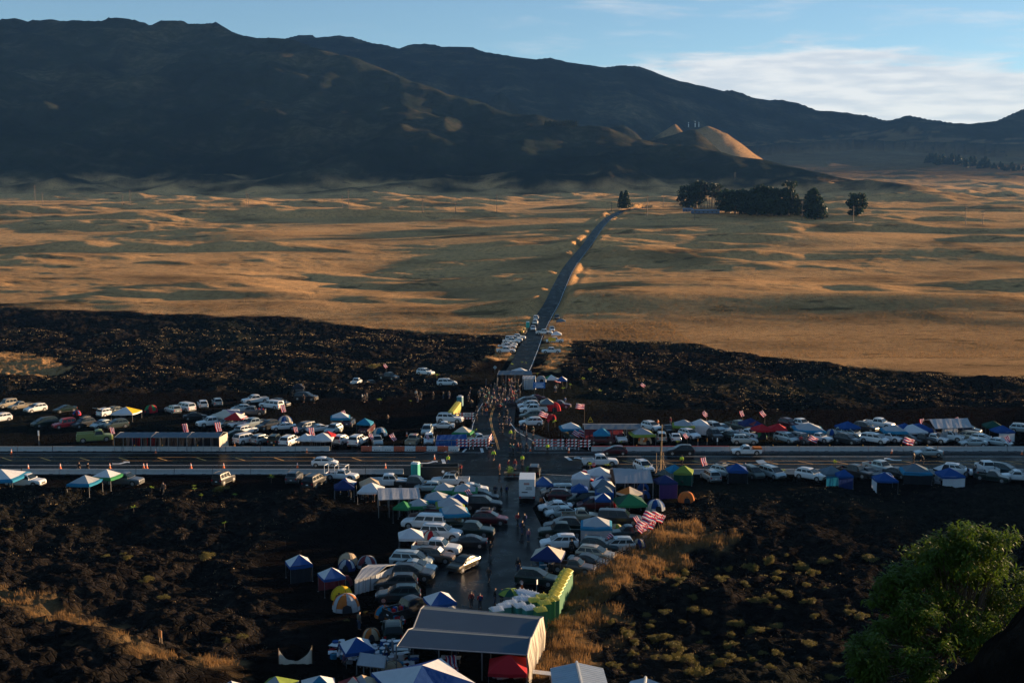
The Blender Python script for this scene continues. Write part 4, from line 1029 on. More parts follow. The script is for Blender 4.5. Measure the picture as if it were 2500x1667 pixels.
# white stripes on the navy canopy roof: part of its printed roof
# twin gabled frame shelter in the foreground
def gable_big():
    # front eave, valley and rear eave read off the photograph, at eave height 2.9 m / ridge 4.1 m
    he,hr=2.9,3.28
    A=Vector((*pl('I',1480,1165,he),0)); B=Vector((*pl('J',1160,1215,he),0))     # front eave left / right
    A2=Vector((*pl('I',1665,960,he),0)); B2=Vector((*pl('J',1215,1010,he),0))     # valley
    A3=Vector((*pl('I',1785,715,he),0)); B3=Vector((*pl('J',1345,780,he),0))     # rear eave
    c=(A+B+A3+B3)/4; fabm=pm('vinyl_sheet',(.06,.09,.125),.85,var=.15,scale=.5,bump=.06,trans=.02,spec=.1)
    for k,(a,b,a2,b2) in enumerate(((A,B,A2,B2),(A2,B2,A3,B3))):
        cc=(a+b+a2+b2)/4; rt=thing('gabled_shelter',cc,0,['near bay of the twin grey gabled shelter, open at the front with goods inside','far bay of the twin grey gabled shelter, beside the portable toilets'][k],'shelter')
        mb=MB(); n=16
        def P(f,g):
            p=(a-cc).lerp(b-cc,f).lerp((a2-cc).lerp(b2-cc,f),g); off=.12*g*0; z=he+(hr-he)*(1-abs(g-.68)/(.68 if g<.68 else .32))
            return (p.x,p.y,z+0)
        gs=[0,.23,.46,.68,.84,1-.012*(k==0)]
        for i in range(n):
            for g0,g1 in zip(gs[:-1],gs[1:]): mb.add([P(i/n,g0),P((i+1)/n,g0),P((i+1)/n,g1),P(i/n,g1)],[(0,1,2,3)])
        link('roof',mb.mesh('gable_roof',[fabm],smooth=False),rt)
        fr=MB()
        for f in (0,1):
            fr.tube(P(f,0),P(f,.68),.07,n=5); fr.tube(P(f,.68),P(f,gs[-1]),.07,n=5)
        for g in (0,gs[-1]): fr.tube(P(0,g),P(1,g),.06,n=5)
        link('frame',fr.mesh('frame',[POLE]),rt)
        for f in (0,.33,.66,1):
            for g in ((0,1) if k==0 else (1,)):
                p=P(f,g if g==0 else gs[-1]); l=MB(); l.tube((p[0],p[1],-.1),(p[0],p[1],he),.06,n=5); link('post',l.mesh('post',[POLE]),rt)
        w=MB(); q=[]; m_=16          # draped end curtain on the right, pale and crumpled
        for j in range(m_+1):
            g=j/m_; p=P(1,min(g,gs[-1])); ww=.22*math.sin(j*1.9+k); q+=[(p[0]+.15+ww,p[1],.02),(p[0]+.25+ww*.8,p[1],1.4),(p[0]+.04,p[1],p[2]-.05)]
        for j in range(m_): w.add([q[3*j],q[3*j+3],q[3*j+4],q[3*j+1]],[(0,1,2,3)]); w.add([q[3*j+1],q[3*j+4],q[3*j+5],q[3*j+2]],[(0,1,2,3)])
        link('end_curtain',w.mesh('curtain',[fab('cream')]),rt)
        if k==1:
            w=MB(); l0=P(0,gs[-1]); l1=P(1,gs[-1]); w.add([(l0[0],l0[1],0),(l1[0],l1[1],0),(l1[0],l1[1],he),(l0[0],l0[1],he)],[(0,1,2,3)]); link('back_sheet',w.mesh('back',[fab('slate')]),rt)
gable_big()
# dome tents
def dome(reg,cx,yb,wz,col,acc,zone,hf=.62,rot=None,door=True,n=14,ncol=None):
    X,Y=px(reg,cx,yb); x,y,z0=hit(X,Y); w=max(1.6,wz/REG[reg][2]/scale_at(y)); r=w/2; y+=r*.5; H=max(1.1,min(2.0,w*hf)); rot=random.uniform(-30,30) if rot is None else rot
    rt=thing('dome_tent',(x,y,z0),R(rot),'x','tent',group='dome tents '+ZC[zone]); mb=MB(); rows=6; seg=16
    def P(i,j):
        a=2*math.pi*j/seg; t=i/rows*math.pi/2; q=math.cos(t)**.8; sq=1+.16*abs(math.sin(2*a)); return (r*q*sq*math.cos(a),r*.86*q*sq*math.sin(a),H*math.sin(t)**.95)
    for i in range(rows):
        for j in range(seg):
            m=1 if (j//2)%2==0 and acc!='-' else 0
            if acc!='-' and i==0: m=1
            mb.add([P(i,j),P(i,j+1),P(i+1,j+1),P(i+1,j)],[(0,1,2,3)],m)
    link('tent_skin',mb.mesh('dome',[fab(col),fab(acc if acc!='-' else col)]),rt)
    po=MB()
    for j in (2,6,10,14):
        pts=[P(i,j) for i in range(rows+1)]
        for a,b in zip(pts[:-1],pts[1:]): po.tube(tuple(v*1.01 for v in a),tuple(v*1.01 for v in b),.018,n=4)
    link('tent_pole',po.mesh('tp',[TRIM]),rt)
    if door:
        d=MB(); pts=[(math.cos(t)*.38*r,-r*.98+.10*r*math.sin(t)*3,.03+H*.62*math.sin(t)) for t in [k*math.pi/8 for k in range(9)]]; 
        d.add([(p[0],p[1]-.03,p[2]) for p in pts],[tuple(range(9))]); link('door_flap',d.mesh('door',[fab('dark')]),rt)
    defer(rt,CN[col]+((' and '+CN[acc]) if acc!='-' else '')+' dome tent',ZC[zone],'x')
DT="""A 1725 315 140 green red a
A 875 350 60 blue red a
B 1150 640 160 blue cream b
B 2240 770 150 teal cream c
C 130 770 150 teal white c
C 2125 485 160 red - f
C 2105 585 100 red - f
D 1060 860 150 orange tan s
E 740 525 150 green dark j
E 1565 505 150 blue cream j
F 780 1020 180 blue white k
D 1040 1400 120 blue - h
H 2150 598 190 orange - k
H 1795 690 205 blue white k
H 1660 545 140 blue - h
H 1340 945 160 tan lime h
H 1600 1160 110 tan navy h
G 1280 950 200 red cream g
I 940 270 210 tan - r
I 925 330 190 silver navy r
I 1150 300 210 maroon grey r
I 870 650 230 yellow - r
I 915 780 300 orange silver r
I 900 500 180 maroon - r
I 1345 850 210 skyblue orange q
I 1200 1100 200 orange tan q
I 1430 1500 260 tan - p
K 1345 1430 190 grey - t"""
for ln in DT.splitlines():
    t=ln.split(); dome(t[0],float(t[1]),float(t[2]),float(t[3]),t[4],t[5],t[6])
def blue_tarp():
    shelter('draped_tarp',[pl('C',770,860,0.9),pl('C',1130,850,.9),pl('C',1120,745,1.6),pl('C',800,760,1.6)],1.5,.5,'blue','large blue tarp draped over a frame behind the orange and white barriers',walls=[('f','blue',0,1),('l','blue',0,1),('r','blue',0,1)])
blue_tarp()
def umbrella():
    x,y=pl('J',972,458,2.4); rt=thing('parasol',(x,y,0),.3,'lime and dark green parasol beside the white-roofed portable toilets','parasol'); mb=MB(); n=8; r=1.35
    for i in range(n):
        a0,a1=2*math.pi*i/n,2*math.pi*(i+1)/n; mb.add([(0,0,2.45),(r*.6*math.cos(a0),r*.6*math.sin(a0),2.3),(r*.6*math.cos(a1),r*.6*math.sin(a1),2.3)],[(0,1,2)],i%2)
        mb.add([(r*.6*math.cos(a0),r*.6*math.sin(a0),2.3),(r*math.cos(a0),r*math.sin(a0),1.98),(r*math.cos(a1),r*math.sin(a1),1.98),(r*.6*math.cos(a1),r*.6*math.sin(a1),2.3)],[(0,1,2,3)],i%2)
    link('shade',mb.mesh('shade',[fab('lime'),fab('darkgreen')]),rt); p=MB(); p.tube((0,0,0),(0,0,2.45),.04); link('pole',p.mesh('pole',[POLE]),rt)
umbrella()
# ---------------------------------------------------------------- metal-roofed sheds at the bottom edge
def shed(pts,ridge,label,walls=2.4):
    """pts: roof outline corners (front-left, front-right, back-right, back-left) ground xy; ridge runs front to back at fraction"""
    v=[Vector((*p,0)) for p in pts]; c=sum(v,Vector())/4; rt=thing('metal_shed',c,0,label,'shed'); q=[p-c for p in v]; he=walls; hr=walls+.5; mb=MB(); m=pm('corrugated_roof',(.30,.36,.42),.45,.3,var=.2,scale=1.2,bump=.15)
    R0=q[0].lerp(q[1],ridge); R1=q[3].lerp(q[2],ridge); n=14
    for side,(a,b) in enumerate(((0,3),(1,2))):
        for k in range(n):
            f0,f1=k/n,(k+1)/n
            for (g0,g1,dz0,dz1) in ((f0,(f0+f1)/2,0,.05),((f0+f1)/2,f1,.05,0)):
                e0=q[a].lerp(q[b],g0); e1=q[a].lerp(q[b],g1); r0=R0.lerp(R1,g0); r1=R0.lerp(R1,g1)
                mb.add([(e0.x,e0.y,he+dz0),(e1.x,e1.y,he+dz1),(r1.x,r1.y,hr+dz1),(r0.x,r0.y,hr+dz0)],[(0,1,2,3)])
    link('roof',mb.mesh('shed_roof',[m]),rt); cp=MB(); cp.tube((R0.x,R0.y,hr+.04),(R1.x,R1.y,hr+.04),.13,n=6); link('ridge_cap',cp.mesh('cap',[pm('zinc',(.45,.46,.45),.4,.5)]),rt)
    w=MB(); ins=.97
    P=[p*ins for p in q]
    for i in range(4): a,b=P[i],P[(i+1)%4]; w.add([(a.x,a.y,-1),(b.x,b.y,-1),(b.x,b.y,he+.02),(a.x,a.y,he+.02)],[(0,1,2,3)])
    for (a,b,r) in ((P[0],P[1],R0*ins),(P[3],P[2],R1*ins)): w.add([(a.x,a.y,he),(b.x,b.y,he),(r.x,r.y,hr-.03)],[(0,1,2)])
    link('wall',w.mesh('shed_wall',[pm('shed_wall_paint',(.25,.27,.26),.8)]),rt)
a=pl('J',1475,1640,2.8); b=pl('J',2130,1640,2.8); c=pl('J',2035,1312,2.8); d=pl('J',1425,1312,2.8)
shed([a,b,c,d],.5,'metal-roofed shed with pale corrugated roof at the bottom edge, right of the shelters')
a=pl('N',560,1520,2.8); b=pl('N',1250,1520,2.8); c=pl('N',1060,1440,2.8); d=pl('N',690,1375,2.8)
shed([a,b,c,d],.35,'second metal shed roof barely showing at the bottom edge among the shrubs')
# ---------------------------------------------------------------- barriers, cones, barricades
def defth(name,loc,rz,desc,cat,zone,axis='x',grp=None,custom=None):
    rt=thing(name,loc,rz,'x',cat,grp); defer(rt,desc,zone,axis,custom); return rt
def jersey_mesh(L,mat,h=.82,hole=True):
    b=MB(); pr=[(-.30,0),(-.30,.08),(-.17,.26),(-.09,h),(.09,h),(.17,.26),(.30,.08),(.30,0)]
    b.loft([[(x,y,z) for y,z in pr] for x in (-L/2+.02,L/2-.02)]); return b.mesh('barrier',[mat])
JC=jersey_mesh(6.05,CONC); DRK=TRIM
sl_=MB(); sl_.box(-2.0,-1.4,-.312,-.29,.0,.07); sl_.box(1.4,2.0,-.312,-.29,.0,.07); SLOT=sl_.mesh('slots',[DRK]); hk=MB(); hk.tube((0,0,.2),(0,0,.84),.03); HOOK=hk.mesh('hook',[TRIM])
def barrier_row(y,x0,x1,zone,skew=0.0):
    n=int((x1-x0)/6.1)
    for i in range(n):
        x=x0+6.1*(i+.5); t=tag(link('concrete_barrier',JC,None,(x,y+random.uniform(-.08,.08),0),R(random.uniform(-.7,.7))),cat='barrier',group='concrete barriers '+zone)
        # object scale stays 1: repeats share the mesh
        defer(t,'concrete barrier',zone); s=link('drain_slot',SLOT,t); k=link('joint_pin',HOOK,t,(3.02,0,0))
yF=plane(1250,1100.5)[1]; yN=plane(1250,1156.5)[1]
xw=lambda X,y: (X-CX)/F_PX*(y*cp-(-CAMH)*sp_)
barrier_row(yF,xw(-40,yF),xw(884,yF),'along the far side of the highway, left')
barrier_row(yF,xw(1443,yF),xw(2560,yF),'along the far side of the highway, right')
barrier_row(yN,xw(-40,yN),xw(1048,yN),'along the near side of the highway, left')
barrier_row(yN,xw(1660,yN),xw(2560,yN),'along the near side of the highway, right')
# faded red cloth laid along the top of the right-hand barrier
b=MB(); b.box(xw(1445,yF),xw(1780,yF),yF-.1,yF+.12,.845,.87); tag(link('cloth_strip',b.mesh('cloth',[fab('red')])),'long red cloth strip laid along the top of the right far barrier','cloth')
WO=pm('plastic_orange',(.40,.07,.025),.45); WW=pm('plastic_white',(.50,.52,.54),.45)
jm={}
for nm,m in (('orange',WO),('white',WW)):
    b=MB(); pr=[(-.28,0),(-.28,.1),(-.2,.3),(-.12,.84),(.12,.84),(.2,.3),(.28,.1),(.28,0)]; L=1.88
    b.loft([[(x,y*(1 if abs(x)<L/2-.05 else .8),z) for y,z in pr] for x in (-L/2,-L/2+.06,-.04,.04,L/2-.06,L/2)]); b.box(-.6,.6,-.255,-.22,.42,.5); jm[nm]=b.mesh('water_barrier_'+nm,[m])
for i,cn in enumerate('orange white white orange white orange white orange white'.split()):
    x=xw(881+14+i*26.6,yF); t=tag(link('plastic_barrier',jm[cn],None,(x,yF,0),R(random.uniform(-2,2)-i*.4)),cat='barrier',group='plastic water barriers'); defer(t,cn+' plastic water barrier','left of the access road mouth')
    s_=MB(); [s_.box(-.55+k*.4,-.35+k*.4,-.30,-.262,.16,.26) for k in range(3)]; link('fork_slot',s_.mesh('fs',[DRK]),t); c_=MB(); c_.tube((.3,0,.84),(.3,0,.9),.07,n=8); link('filler_cap',c_.mesh('cap',[m]),t)
CO=pm('cone_orange',(.75,.13,.02),.5); CWH=pm('cone_band',(.8,.8,.82),.5)
cm=MB(); cm.tube((0,0,.03),(0,0,.86),.16,.035,10); cm.box(-.2,.2,-.2,.2,0,.035); CONE=cm.mesh('cone',[CO]); cm=MB(); cm.tube((0,0,.45),(0,0,.60),.105,.083,10); cm.tube((0,0,.68),(0,0,.76),.071,.06,10); BAND=cm.mesh('band',[CWH])
for r_,x,y in [l.split() for l in "A 130 790;A 1790 780;A 325 968;A 693 958;A 1262 955;A 1650 955;A 1688 955;A 2194 955;B 76 1140;B 452 1140;B 1300 1135;B 2310 1142;B 1407 962;C 755 1040;C 2300 965;C 285 780;C 440 775;D 183 962;G 1965 820;F 832 690;F 2328 700;E 1812 862;E 2243 690;E 565 855;J 1103 450;D 700 60;B 580 885;B 1885 885;C 1858 945".split(';')]:
    X,Y=px(r_,float(x),float(y)); a,b_=plane(X,Y); t=tag(link('traffic_cone',CONE,None,(a,b_,.01)),cat='traffic cone',group='orange traffic cones'); link('reflective_band',BAND,t); defer(t,'orange traffic cone','standing about the highway and camp')
# small amber lamps on the barriers
am=pm('amber_lens',(.9,.35,.03),.3)
lm=MB(); lm.box(-.05,.05,-.05,.05,0,.1); lm.tube((0,-.03,.2),(0,.03,.2),.11,n=10); LAMP=lm.mesh('lamp',[am])
for r_,x,yy in [l.split() for l in "A 1547 F;A 1868 F;A 2272 F;B 580 F;B 1030 F;E 880 F;E 1162 F;E 1530 F;E 1912 F;F 1240 F;F 940 F;C 1418 F;D 960 F;A 1263 N".split(';')]:
    X,_=px(r_,float(x),0); y_=yF if yy=='F' else yN; t=tag(link('barrier_light',LAMP,None,(xw(X,y_),y_,.83)),cat='warning light',group='amber lights on the barriers'); lb=MB(); lb.box(-.07,.07,-.07,.07,0,.03); link('base',lb.mesh('lb',[TRIM]),t); defer(t,'small amber warning light','on top of the concrete barriers')
RS=pm('stripe_red',(.50,.03,.03),.5); 
def barricade(p0,p1,label,rails=3):
    a=Vector(p0); b=Vector(p1); L=(b-a).length; rt=thing('striped_barricade',((a.x+b.x)/2,(a.y+b.y)/2,0),math.atan2(b.y-a.y,b.x-a.x),label,'barricade','striped road barricades'); 
    for k in range(rails):
        z=.45+k*.5; m=MB(); n=max(4,int(L/.32)); w=L/n
        for i in range(n):
            x=-L/2+i*w; s=.16
            m.hexa([(x,-.02,z),(x+w,-.02,z),(x+w,.02,z),(x,.02,z),(x+s,-.02,z+.24),(x+w+s,-.02,z+.24),(x+w+s,.02,z+.24),(x+s,.02,z+.24)],i%2)
        link('striped_rail',m.mesh('rail',[RS,CWH]),rt)
    for s in (-1,1):
        m=MB(); x=s*(L/2-.25); m.box(x-.03,x+.03,.03,.08,0,1.75); m.hexa([(x-.03,-.55,0),(x+.03,-.55,0),(x+.03,.6,0),(x-.03,.6,0),(x-.03,-.55,.06),(x+.03,-.55,.06),(x+.03,.6,.06),(x-.03,.6,.06)]); link('leg',m.mesh('leg',[CWH]),rt)
    return rt
P_=lambda r,x,y: plane(*px(r,x,y))
barricade(P_('C',1000,918),P_('C',1175,918),'red and white striped barricade, left one in front of the white pickup')
barricade(P_('C',1185,918),P_('C',1375,915),'red and white striped barricade, right one in front of the white pickup')
barricade(P_('C',1380,905),P_('C',1412,850),'short striped barricade turned end-on beside the access road')
barricade(P_('C',1895,918),P_('C',2130,918),'red and white striped barricade, leftmost of those right of the road mouth')
barricade(P_('C',2135,918),P_('D',120,918),'red and white striped barricade, middle of those right of the road mouth')
barricade(P_('D',140,918),P_('D',270,918),'red and white striped barricade, third of those right of the road mouth')
barricade(P_('D',280,925),P_('D',425,925),'red and white striped barricade touching the concrete barrier end')
rc=barricade(P_('C',985,605),P_('C',1205,600),'striped barricade carrying a white ROAD CLOSED sign by the yellow toilets')
def text_mesh(s,size,mat,spacing=1.0):
    c=bpy.data.curves.new('lettering','FONT'); c.body=s; c.size=size; c.align_x='CENTER'; c.align_y='CENTER'; c.extrude=.004; c.space_line=.85; c.offset=.004*size/.2
    o=bpy.data.objects.new('tmp',c); COL.objects.link(o); dg=bpy.context.evaluated_depsgraph_get(); me=bpy.data.meshes.new_from_object(o.evaluated_get(dg)); bpy.data.objects.remove(o); me.materials.clear(); me.materials.append(mat); return me
def put_text(s,size,mat,parent,loc):
    o=link('lettering',text_mesh(s,size,mat),parent,loc); o.rotation_euler=(math.pi/2,0,0); return o
m=MB(); m.box(-.1,1.5,-.06,-.03,.9,1.75); rp=link('sign_panel',m.mesh('panel',[WW]),rc); put_text('ROAD\nCLOSED',.36,TRIM,rp,(.7,-.065,1.33))
# ---------------------------------------------------------------- portable toilets
def potty_mesh():
    b=MB(); b.box(-.56,.56,-.56,.56,.06,2.08); 
    for s in (-1,1):
        for k in (-.3,0,.3): b.box(k-.05,k+.05,s*.575-.015,s*.575+.015,.3,1.9); b.box(s*.575-.015,s*.575+.015,k-.05,k+.05,.3,1.9)
    r=MB(); n=8; R_=[]
    for x in (-.60,.60): R_.append([(x,-.62,2.06)]+[(x*.96,-.60+1.2*i/n,2.12+.22*math.sin(math.pi*i/n)) for i in range(n+1)]+[(x,.62,2.06)])
    r.loft(R_)
    for k in (-.36,-.12,.12,.36):
        for i in range(n): a0,a1=i/n,(i+1)/n; r.hexa([(k-.04,-.6+1.2*a0,2.13+.22*math.sin(math.pi*a0)),(k+.04,-.6+1.2*a0,2.13+.22*math.sin(math.pi*a0)),(k+.04,-.6+1.2*a1,2.13+.22*math.sin(math.pi*a1)),(k-.04,-.6+1.2*a1,2.13+.22*math.sin(math.pi*a1)),(k-.03,-.6+1.2*a0,2.17+.22*math.sin(math.pi*a0)),(k+.03,-.6+1.2*a0,2.17+.22*math.sin(math.pi*a0)),(k+.03,-.6+1.2*a1,2.17+.22*math.sin(math.pi*a1)),(k-.03,-.6+1.2*a1,2.17+.22*math.sin(math.pi*a1))])
    return b,r
pb,pr_=potty_mesh(); pb=pb.mesh('toilet_body',[TRIM]); pr_=pr_.mesh('toilet_roof',[TRIM])
d=MB(); d.box(-.36,.36,-.60,-.575,.2,1.95); PD=d.mesh('toilet_door',[TRIM]); d=MB(); d.tube((.42,.42,2.1),(.42,.42,2.40),.045,n=6); PV=d.mesh('vent',[TRIM])
PCOL=dict(green=((.025,.16,.075),(.50,.44,.05)),yellow=((.50,.43,.07),(.52,.46,.08)),teal=((.02,.18,.18),(.52,.56,.60)),blue=((.03,.18,.24),(.50,.54,.60)),aqua=((.03,.42,.36),(.66,.72,.70)))
def potty(x,y,z,rz,c,desc,zone,custom=None):
    rt=defth('portable_toilet',(x,y,z),rz,desc,'portable toilet',zone,'y','portable toilets '+zone,custom); A,B=PCOL[c]; ma=pm('toilet_'+c,A,.5,var=.08); mb_=pm('toilet_roof_'+c,B,.45,var=.05)
    link('cabin',pb,rt,omat=ma); link('roof',pr_,rt,omat=mb_); link('door',PD,rt,omat=pm('toilet_door_'+c,tuple(v*.8 for v in A),.5)); link('vent_pipe',PV,rt,omat=mb_)
def pr_at(r,x,y,h=2.3): return plane(*px(r,x,y),h)
# tight row running away up the fence line, yellow roofs on green cabins
a=Vector(pr_at('J',1445,545)); b=Vector(pr_at('J',1612,238))
for i in range(8):
    p=a.lerp(b,i/7); potty(p.x,p.y,0,R(68),'green','green cabin yellow-roofed portable toilet','in the long tight row along the fence')
for x,y in ((1310,670),(1355,590),(1450,550)): p=pr_at('J',x,y); potty(p[0],p[1],0,R(20),'green','green cabin yellow-roofed portable toilet','in the loose group behind the shelter')
for x,y in ((1240,560),(1320,520)): p=pr_at('J',x,y); potty(p[0],p[1],0,R(15),'green','green cabin yellow-roofed portable toilet','in the loose group behind the shelter')
for x,y,c in ((810,665,'teal'),(895,625,'teal'),(970,592,'teal'),(1075,622,'teal'),(1180,650,'teal'),(1075,545,'blue'),(1130,548,'blue'),(1055,470,'blue'),(1100,478,'blue'),(1150,488,'blue'),(1200,500,'blue'),(1240,512,'blue')):
    p=pr_at('J',x,y); potty(p[0],p[1],0,R(24),c,'white-roofed portable toilet','in the loose group behind the shelter')
a=Vector(pr_at('C',950,480)); b=Vector(pr_at('C',1025,382))
for i in range(7): p=a.lerp(b,i/6); potty(p.x,p.y,0,R(80),'yellow','yellow portable toilet','in the row left of the crowd')
p=pr_at('C',1050,310); potty(p[0],p[1],0,R(75),'blue','grey white-roofed portable toilet','behind the yellow toilets left of the crowd')
p=plane(*px('C',540,1235)); potty(p[0],p[1],0,R(-15),'aqua','t','x','bright teal portable toilet beside the black waste container')
x,y,z=hit(*px('K',1085,400)); potty(x,y,z,R(10),'aqua','t','x','small far teal portable toilet beside the access road and tractor')
# ---------------------------------------------------------------- flags
FR=pm('flag_red',(.62,.03,.05),.8,trans=.35); FW=pm('flag_white',(.78,.78,.80),.8,trans=.35); FB=pm('flag_blue',(.02,.05,.25),.8,trans=.35)
def flag_mesh(w=1.8,h=1.0):
    m=MB(); nx,ny=27,16
    def P(i,j): u=i/nx; v=j/ny; return (u*w*.94,.10*math.sin(u*7)*u*1.3+.02*math.sin(v*5),v*h-h/2-.16*u*w*.5+.03*math.sin(u*9))
    for i in range(nx):
        for j in range(ny):
            cx=i; cy=j; s=(ny-1-j)//2; c=[1,0,2][s%3]  # white, red, blue stripes
            if i<nx*.45 and j>=ny/2:
                u=(i+.5)/(nx*.45); v=(j+.5-ny/2)/(ny/2); c=2
                if abs(u-v)<.14 or abs(u-1+v)<.14: c=1
                if abs(u-v)<.05 or abs(u-1+v)<.05: c=0
                if abs(u-.5)<.16 or abs(v-.5)<.22: c=1
                if abs(u-.5)<.09 or abs(v-.5)<.13: c=0
            m.add([P(i,j),P(i+1,j),P(i+1,j+1),P(i,j+1)],[(0,1,2,3)],c)
    return m.mesh('flag_cloth',[FR,FW,FB])
FM=flag_mesh()
def flag(r,xb,yb,xt,yt,sz,side,desc_zone,droop=0,label=None):
    """pole base pixel, pole top pixel, flag size factor"""
    X,Y=px(r,xb,yb); x,y,z=hit(X,Y); H=max(1.4,(yb-yt)/REG[r][2]/(F_PX/y*.985)); lean=(xt-xb)/REG[r][2]/(F_PX/y)
    rt=defth('flag_on_pole',(x,y,z),0,'striped flag',  'flag',desc_zone,grp='striped flags '+desc_zone,custom=label); m=MB(); m.tube((0,0,0),(lean,0,H),.03,.02,6); link('pole',m.mesh('pole',[WOOD]),rt)
    f=link('flag_cloth',FM,rt,(lean,0,H-.5*sz)); f.scale=(sz,sz,sz); f.rotation_euler=(0,R(droop) if side>0 else R(-droop),0 if side>0 else math.pi)
for l in """D 360 700 360 405 1.0 -1 10 j
D 118 205 95 118 1.0 -1 20 t
D 1035 240 1055 150 .7 -1 40 j
D 312 835 312 742 .9 -1 35 s
D 415 830 412 735 1.25 -1 25 s
D 1545 865 1540 800 .6 -1 60 i
D 1765 590 1765 535 .6 -1 45 j
D 2180 620 2178 525 .7 -1 75 j
E 785 350 785 240 .8 -1 55 j
E 1390 605 1390 540 1.0 -1 30 i
F 1190 450 1190 345 .8 -1 80 j
F 1600 390 1600 310 .6 -1 65 j
F 1088 620 1086 535 1.2 -1 22 i
F 2205 625 2190 560 .8 -1 60 i
C 35 880 48 808 .7 -1 70 c
C 285 885 305 800 .8 -1 60 c
C 550 875 555 800 .6 -1 70 c
C 200 70 208 -5 .7 -1 60 e
B 1150 640 1148 470 .9 -1 82 b
B 1840 600 1850 550 .7 -1 70 b
B 1290 800 1292 735 .7 -1 80 c
B 1475 880 1475 740 .9 -1 85 c
B 20 880 27 700 .9 -1 82 c
B 405 880 405 685 1.0 -1 84 c
A 2140 690 2145 505 .9 -1 82 c
A 1300 690 1305 535 .7 -1 82 c
C 1990 700 2055 512 1.0 -1 25 f
D 480 1300 482 1215 1.3 -1 22 h
H 1880 960 1884 780 1.1 -1 28 h
H 1840 1000 1800 825 1.1 -1 28 h
H 1780 1010 1775 885 1.1 -1 26 h
H 1700 1060 1695 935 .9 -1 30 h
H 1655 1080 1650 1005 .7 -1 50 h
H 1310 1120 1330 1050 .7 -1 40 h
H 1640 920 1600 830 .6 -1 60 h
G 1720 560 1745 400 .7 -1 60 g
J 316 1530 316 1360 .9 -1 84 q
D 1735 1250 1745 1080 .8 -1 78 k
E 115 330 118 250 .6 -1 50 j
C 685 880 690 800 .5 -1 70 c""".splitlines():
    t=l.split(); flag(t[0],*[float(v) for v in t[1:6]],int(t[6]),ZC[t[8]],float(t[7]))
# ---------------------------------------------------------------- signs and posts
def board(r,xc,yb,ytop,wz,hz,mat,label,text=None,tm=None,tsize=.3,posts=2,shape='rect',face=0):
    X,Y=px(r,xc,yb); x,y,z=hit(X,Y); s=F_PX/y*REG[r][2]; w=wz/s; H=(yb-ytop)/s; h=hz/s; rt=thing('road_sign',(x,y,z),R(face),label,'sign')
    m=MB()
    if shape=='rect': m.box(-w/2,w/2,-.03,0,H-h,H)
    elif shape=='oct': P=[(w/2*math.cos(math.pi/8+k*math.pi/4),H-h/2+w/2*math.sin(math.pi/8+k*math.pi/4)) for k in range(8)]; m.add([(a,-.03,b) for a,b in P]+[(a,0,b) for a,b in P],[tuple(range(8)),tuple(range(15,7,-1))]+[(k,(k+1)%8,8+(k+1)%8,8+k) for k in range(8)])
    elif shape=='tri': m.add([(-w/2,-.03,H),(w/2,-.03,H),(0,-.03,H-h),(-w/2,0,H),(w/2,0,H),(0,0,H-h)],[(0,1,2),(3,5,4),(0,3,4,1),(1,4,5,2),(2,5,3,0)])
    else: m.add([(0,-.03,H),(w/2,-.03,H-h/2),(0,-.03,H-h),(-w/2,-.03,H-h/2),(0,0,H),(w/2,0,H-h/2),(0,0,H-h),(-w/2,0,H-h/2)],[(0,1,2,3),(7,6,5,4),(0,4,5,1),(1,5,6,2),(2,6,7,3),(3,7,4,0)])
    pn=link('panel',m.mesh('panel',[mat]),rt)
    for k in range(posts):
        q=MB(); px_=0 if posts==1 else (-.38 if k==0 else .38)*w; q.box(px_-.04,px_+.04,.005,.09,-.2,H-(h*.3 if shape!='rect' else .05)); link('post',q.mesh('post',[WOOD if posts==2 else POLE]),rt)
    if text: put_text(text,tsize,tm or LETTER,pn,(0,-.045,H-h/2))
    return rt
SB=pm('sign_blue',(.01,.14,.42),.45); SY=pm('sign_yellow',(.72,.42,.02),.5); SR=pm('sign_red',(.55,.03,.04),.4); SG=pm('sign_grey',(.25,.30,.33),.5); SO=pm('sign_orange_wood',(.60,.22,.05),.7)
b_=board('C',1958,335,150,140,70,SB,'large blue road sign with white lines of text beside the crowd')
m=MB(); s_=F_PX/plane(*px('C',1958,335))[1]*4.704
for k,wz in enumerate((110,80,105,100)): H=185/s_; m.box(-wz/s_/2,wz/s_/2,-.045,-.032,H-(14+k*14)/s_-.09,H-(14+k*14)/s_)
link('lettering',m.mesh('sign_lines',[LETTER]),b_)
board('K',1548,800,600,145,72,SY,'blank yellow road sign on two posts among the white trucks',posts=2)
board('D',467,1180,1075,52,52,SR,'round-looking red octagonal STOP sign at the mouth of the paved lot','STOP',LETTER,.30,1,'oct')
board('K',458,1250,1110,80,80,SG,'grey diamond sign seen from behind left of the access road',posts=1,shape='dia')
board('C',1070,600,530,60,60,SG,'grey octagonal sign seen from behind near the yellow toilets',posts=1,shape='oct')
board('C',2063,720,580,45,40,SR,'red and white inverted triangle sign by the red tents',posts=1,shape='tri')
board('M',1322,1320,1210,42,65,SO,'small orange plywood board standing on the lava, lower left',posts=2,face=-38)
board('D',1040,865,792,14,40,LETTER,'narrow white reflector board before the orange tent',posts=1)
board('D',1770,865,795,12,40,SO,'narrow orange-lit board behind the far right barrier',posts=1)  # orange material stands in for low sunlight on this board
board('D',1887,865,795,14,40,LETTER,'narrow white reflector board by the silver and dark cars',posts=1)
board('A',447,690,515,16,60,LETTER,'narrow white mile marker post behind the far left barrier',posts=1)
board('J',1275,480,340,24,60,LETTER,'thin white parking sign on a post beside the dark green SUV',posts=1,face=60)
board('E',18,600,520,10,30,SO,'thin orange marker beside the white tented canopy',posts=1)
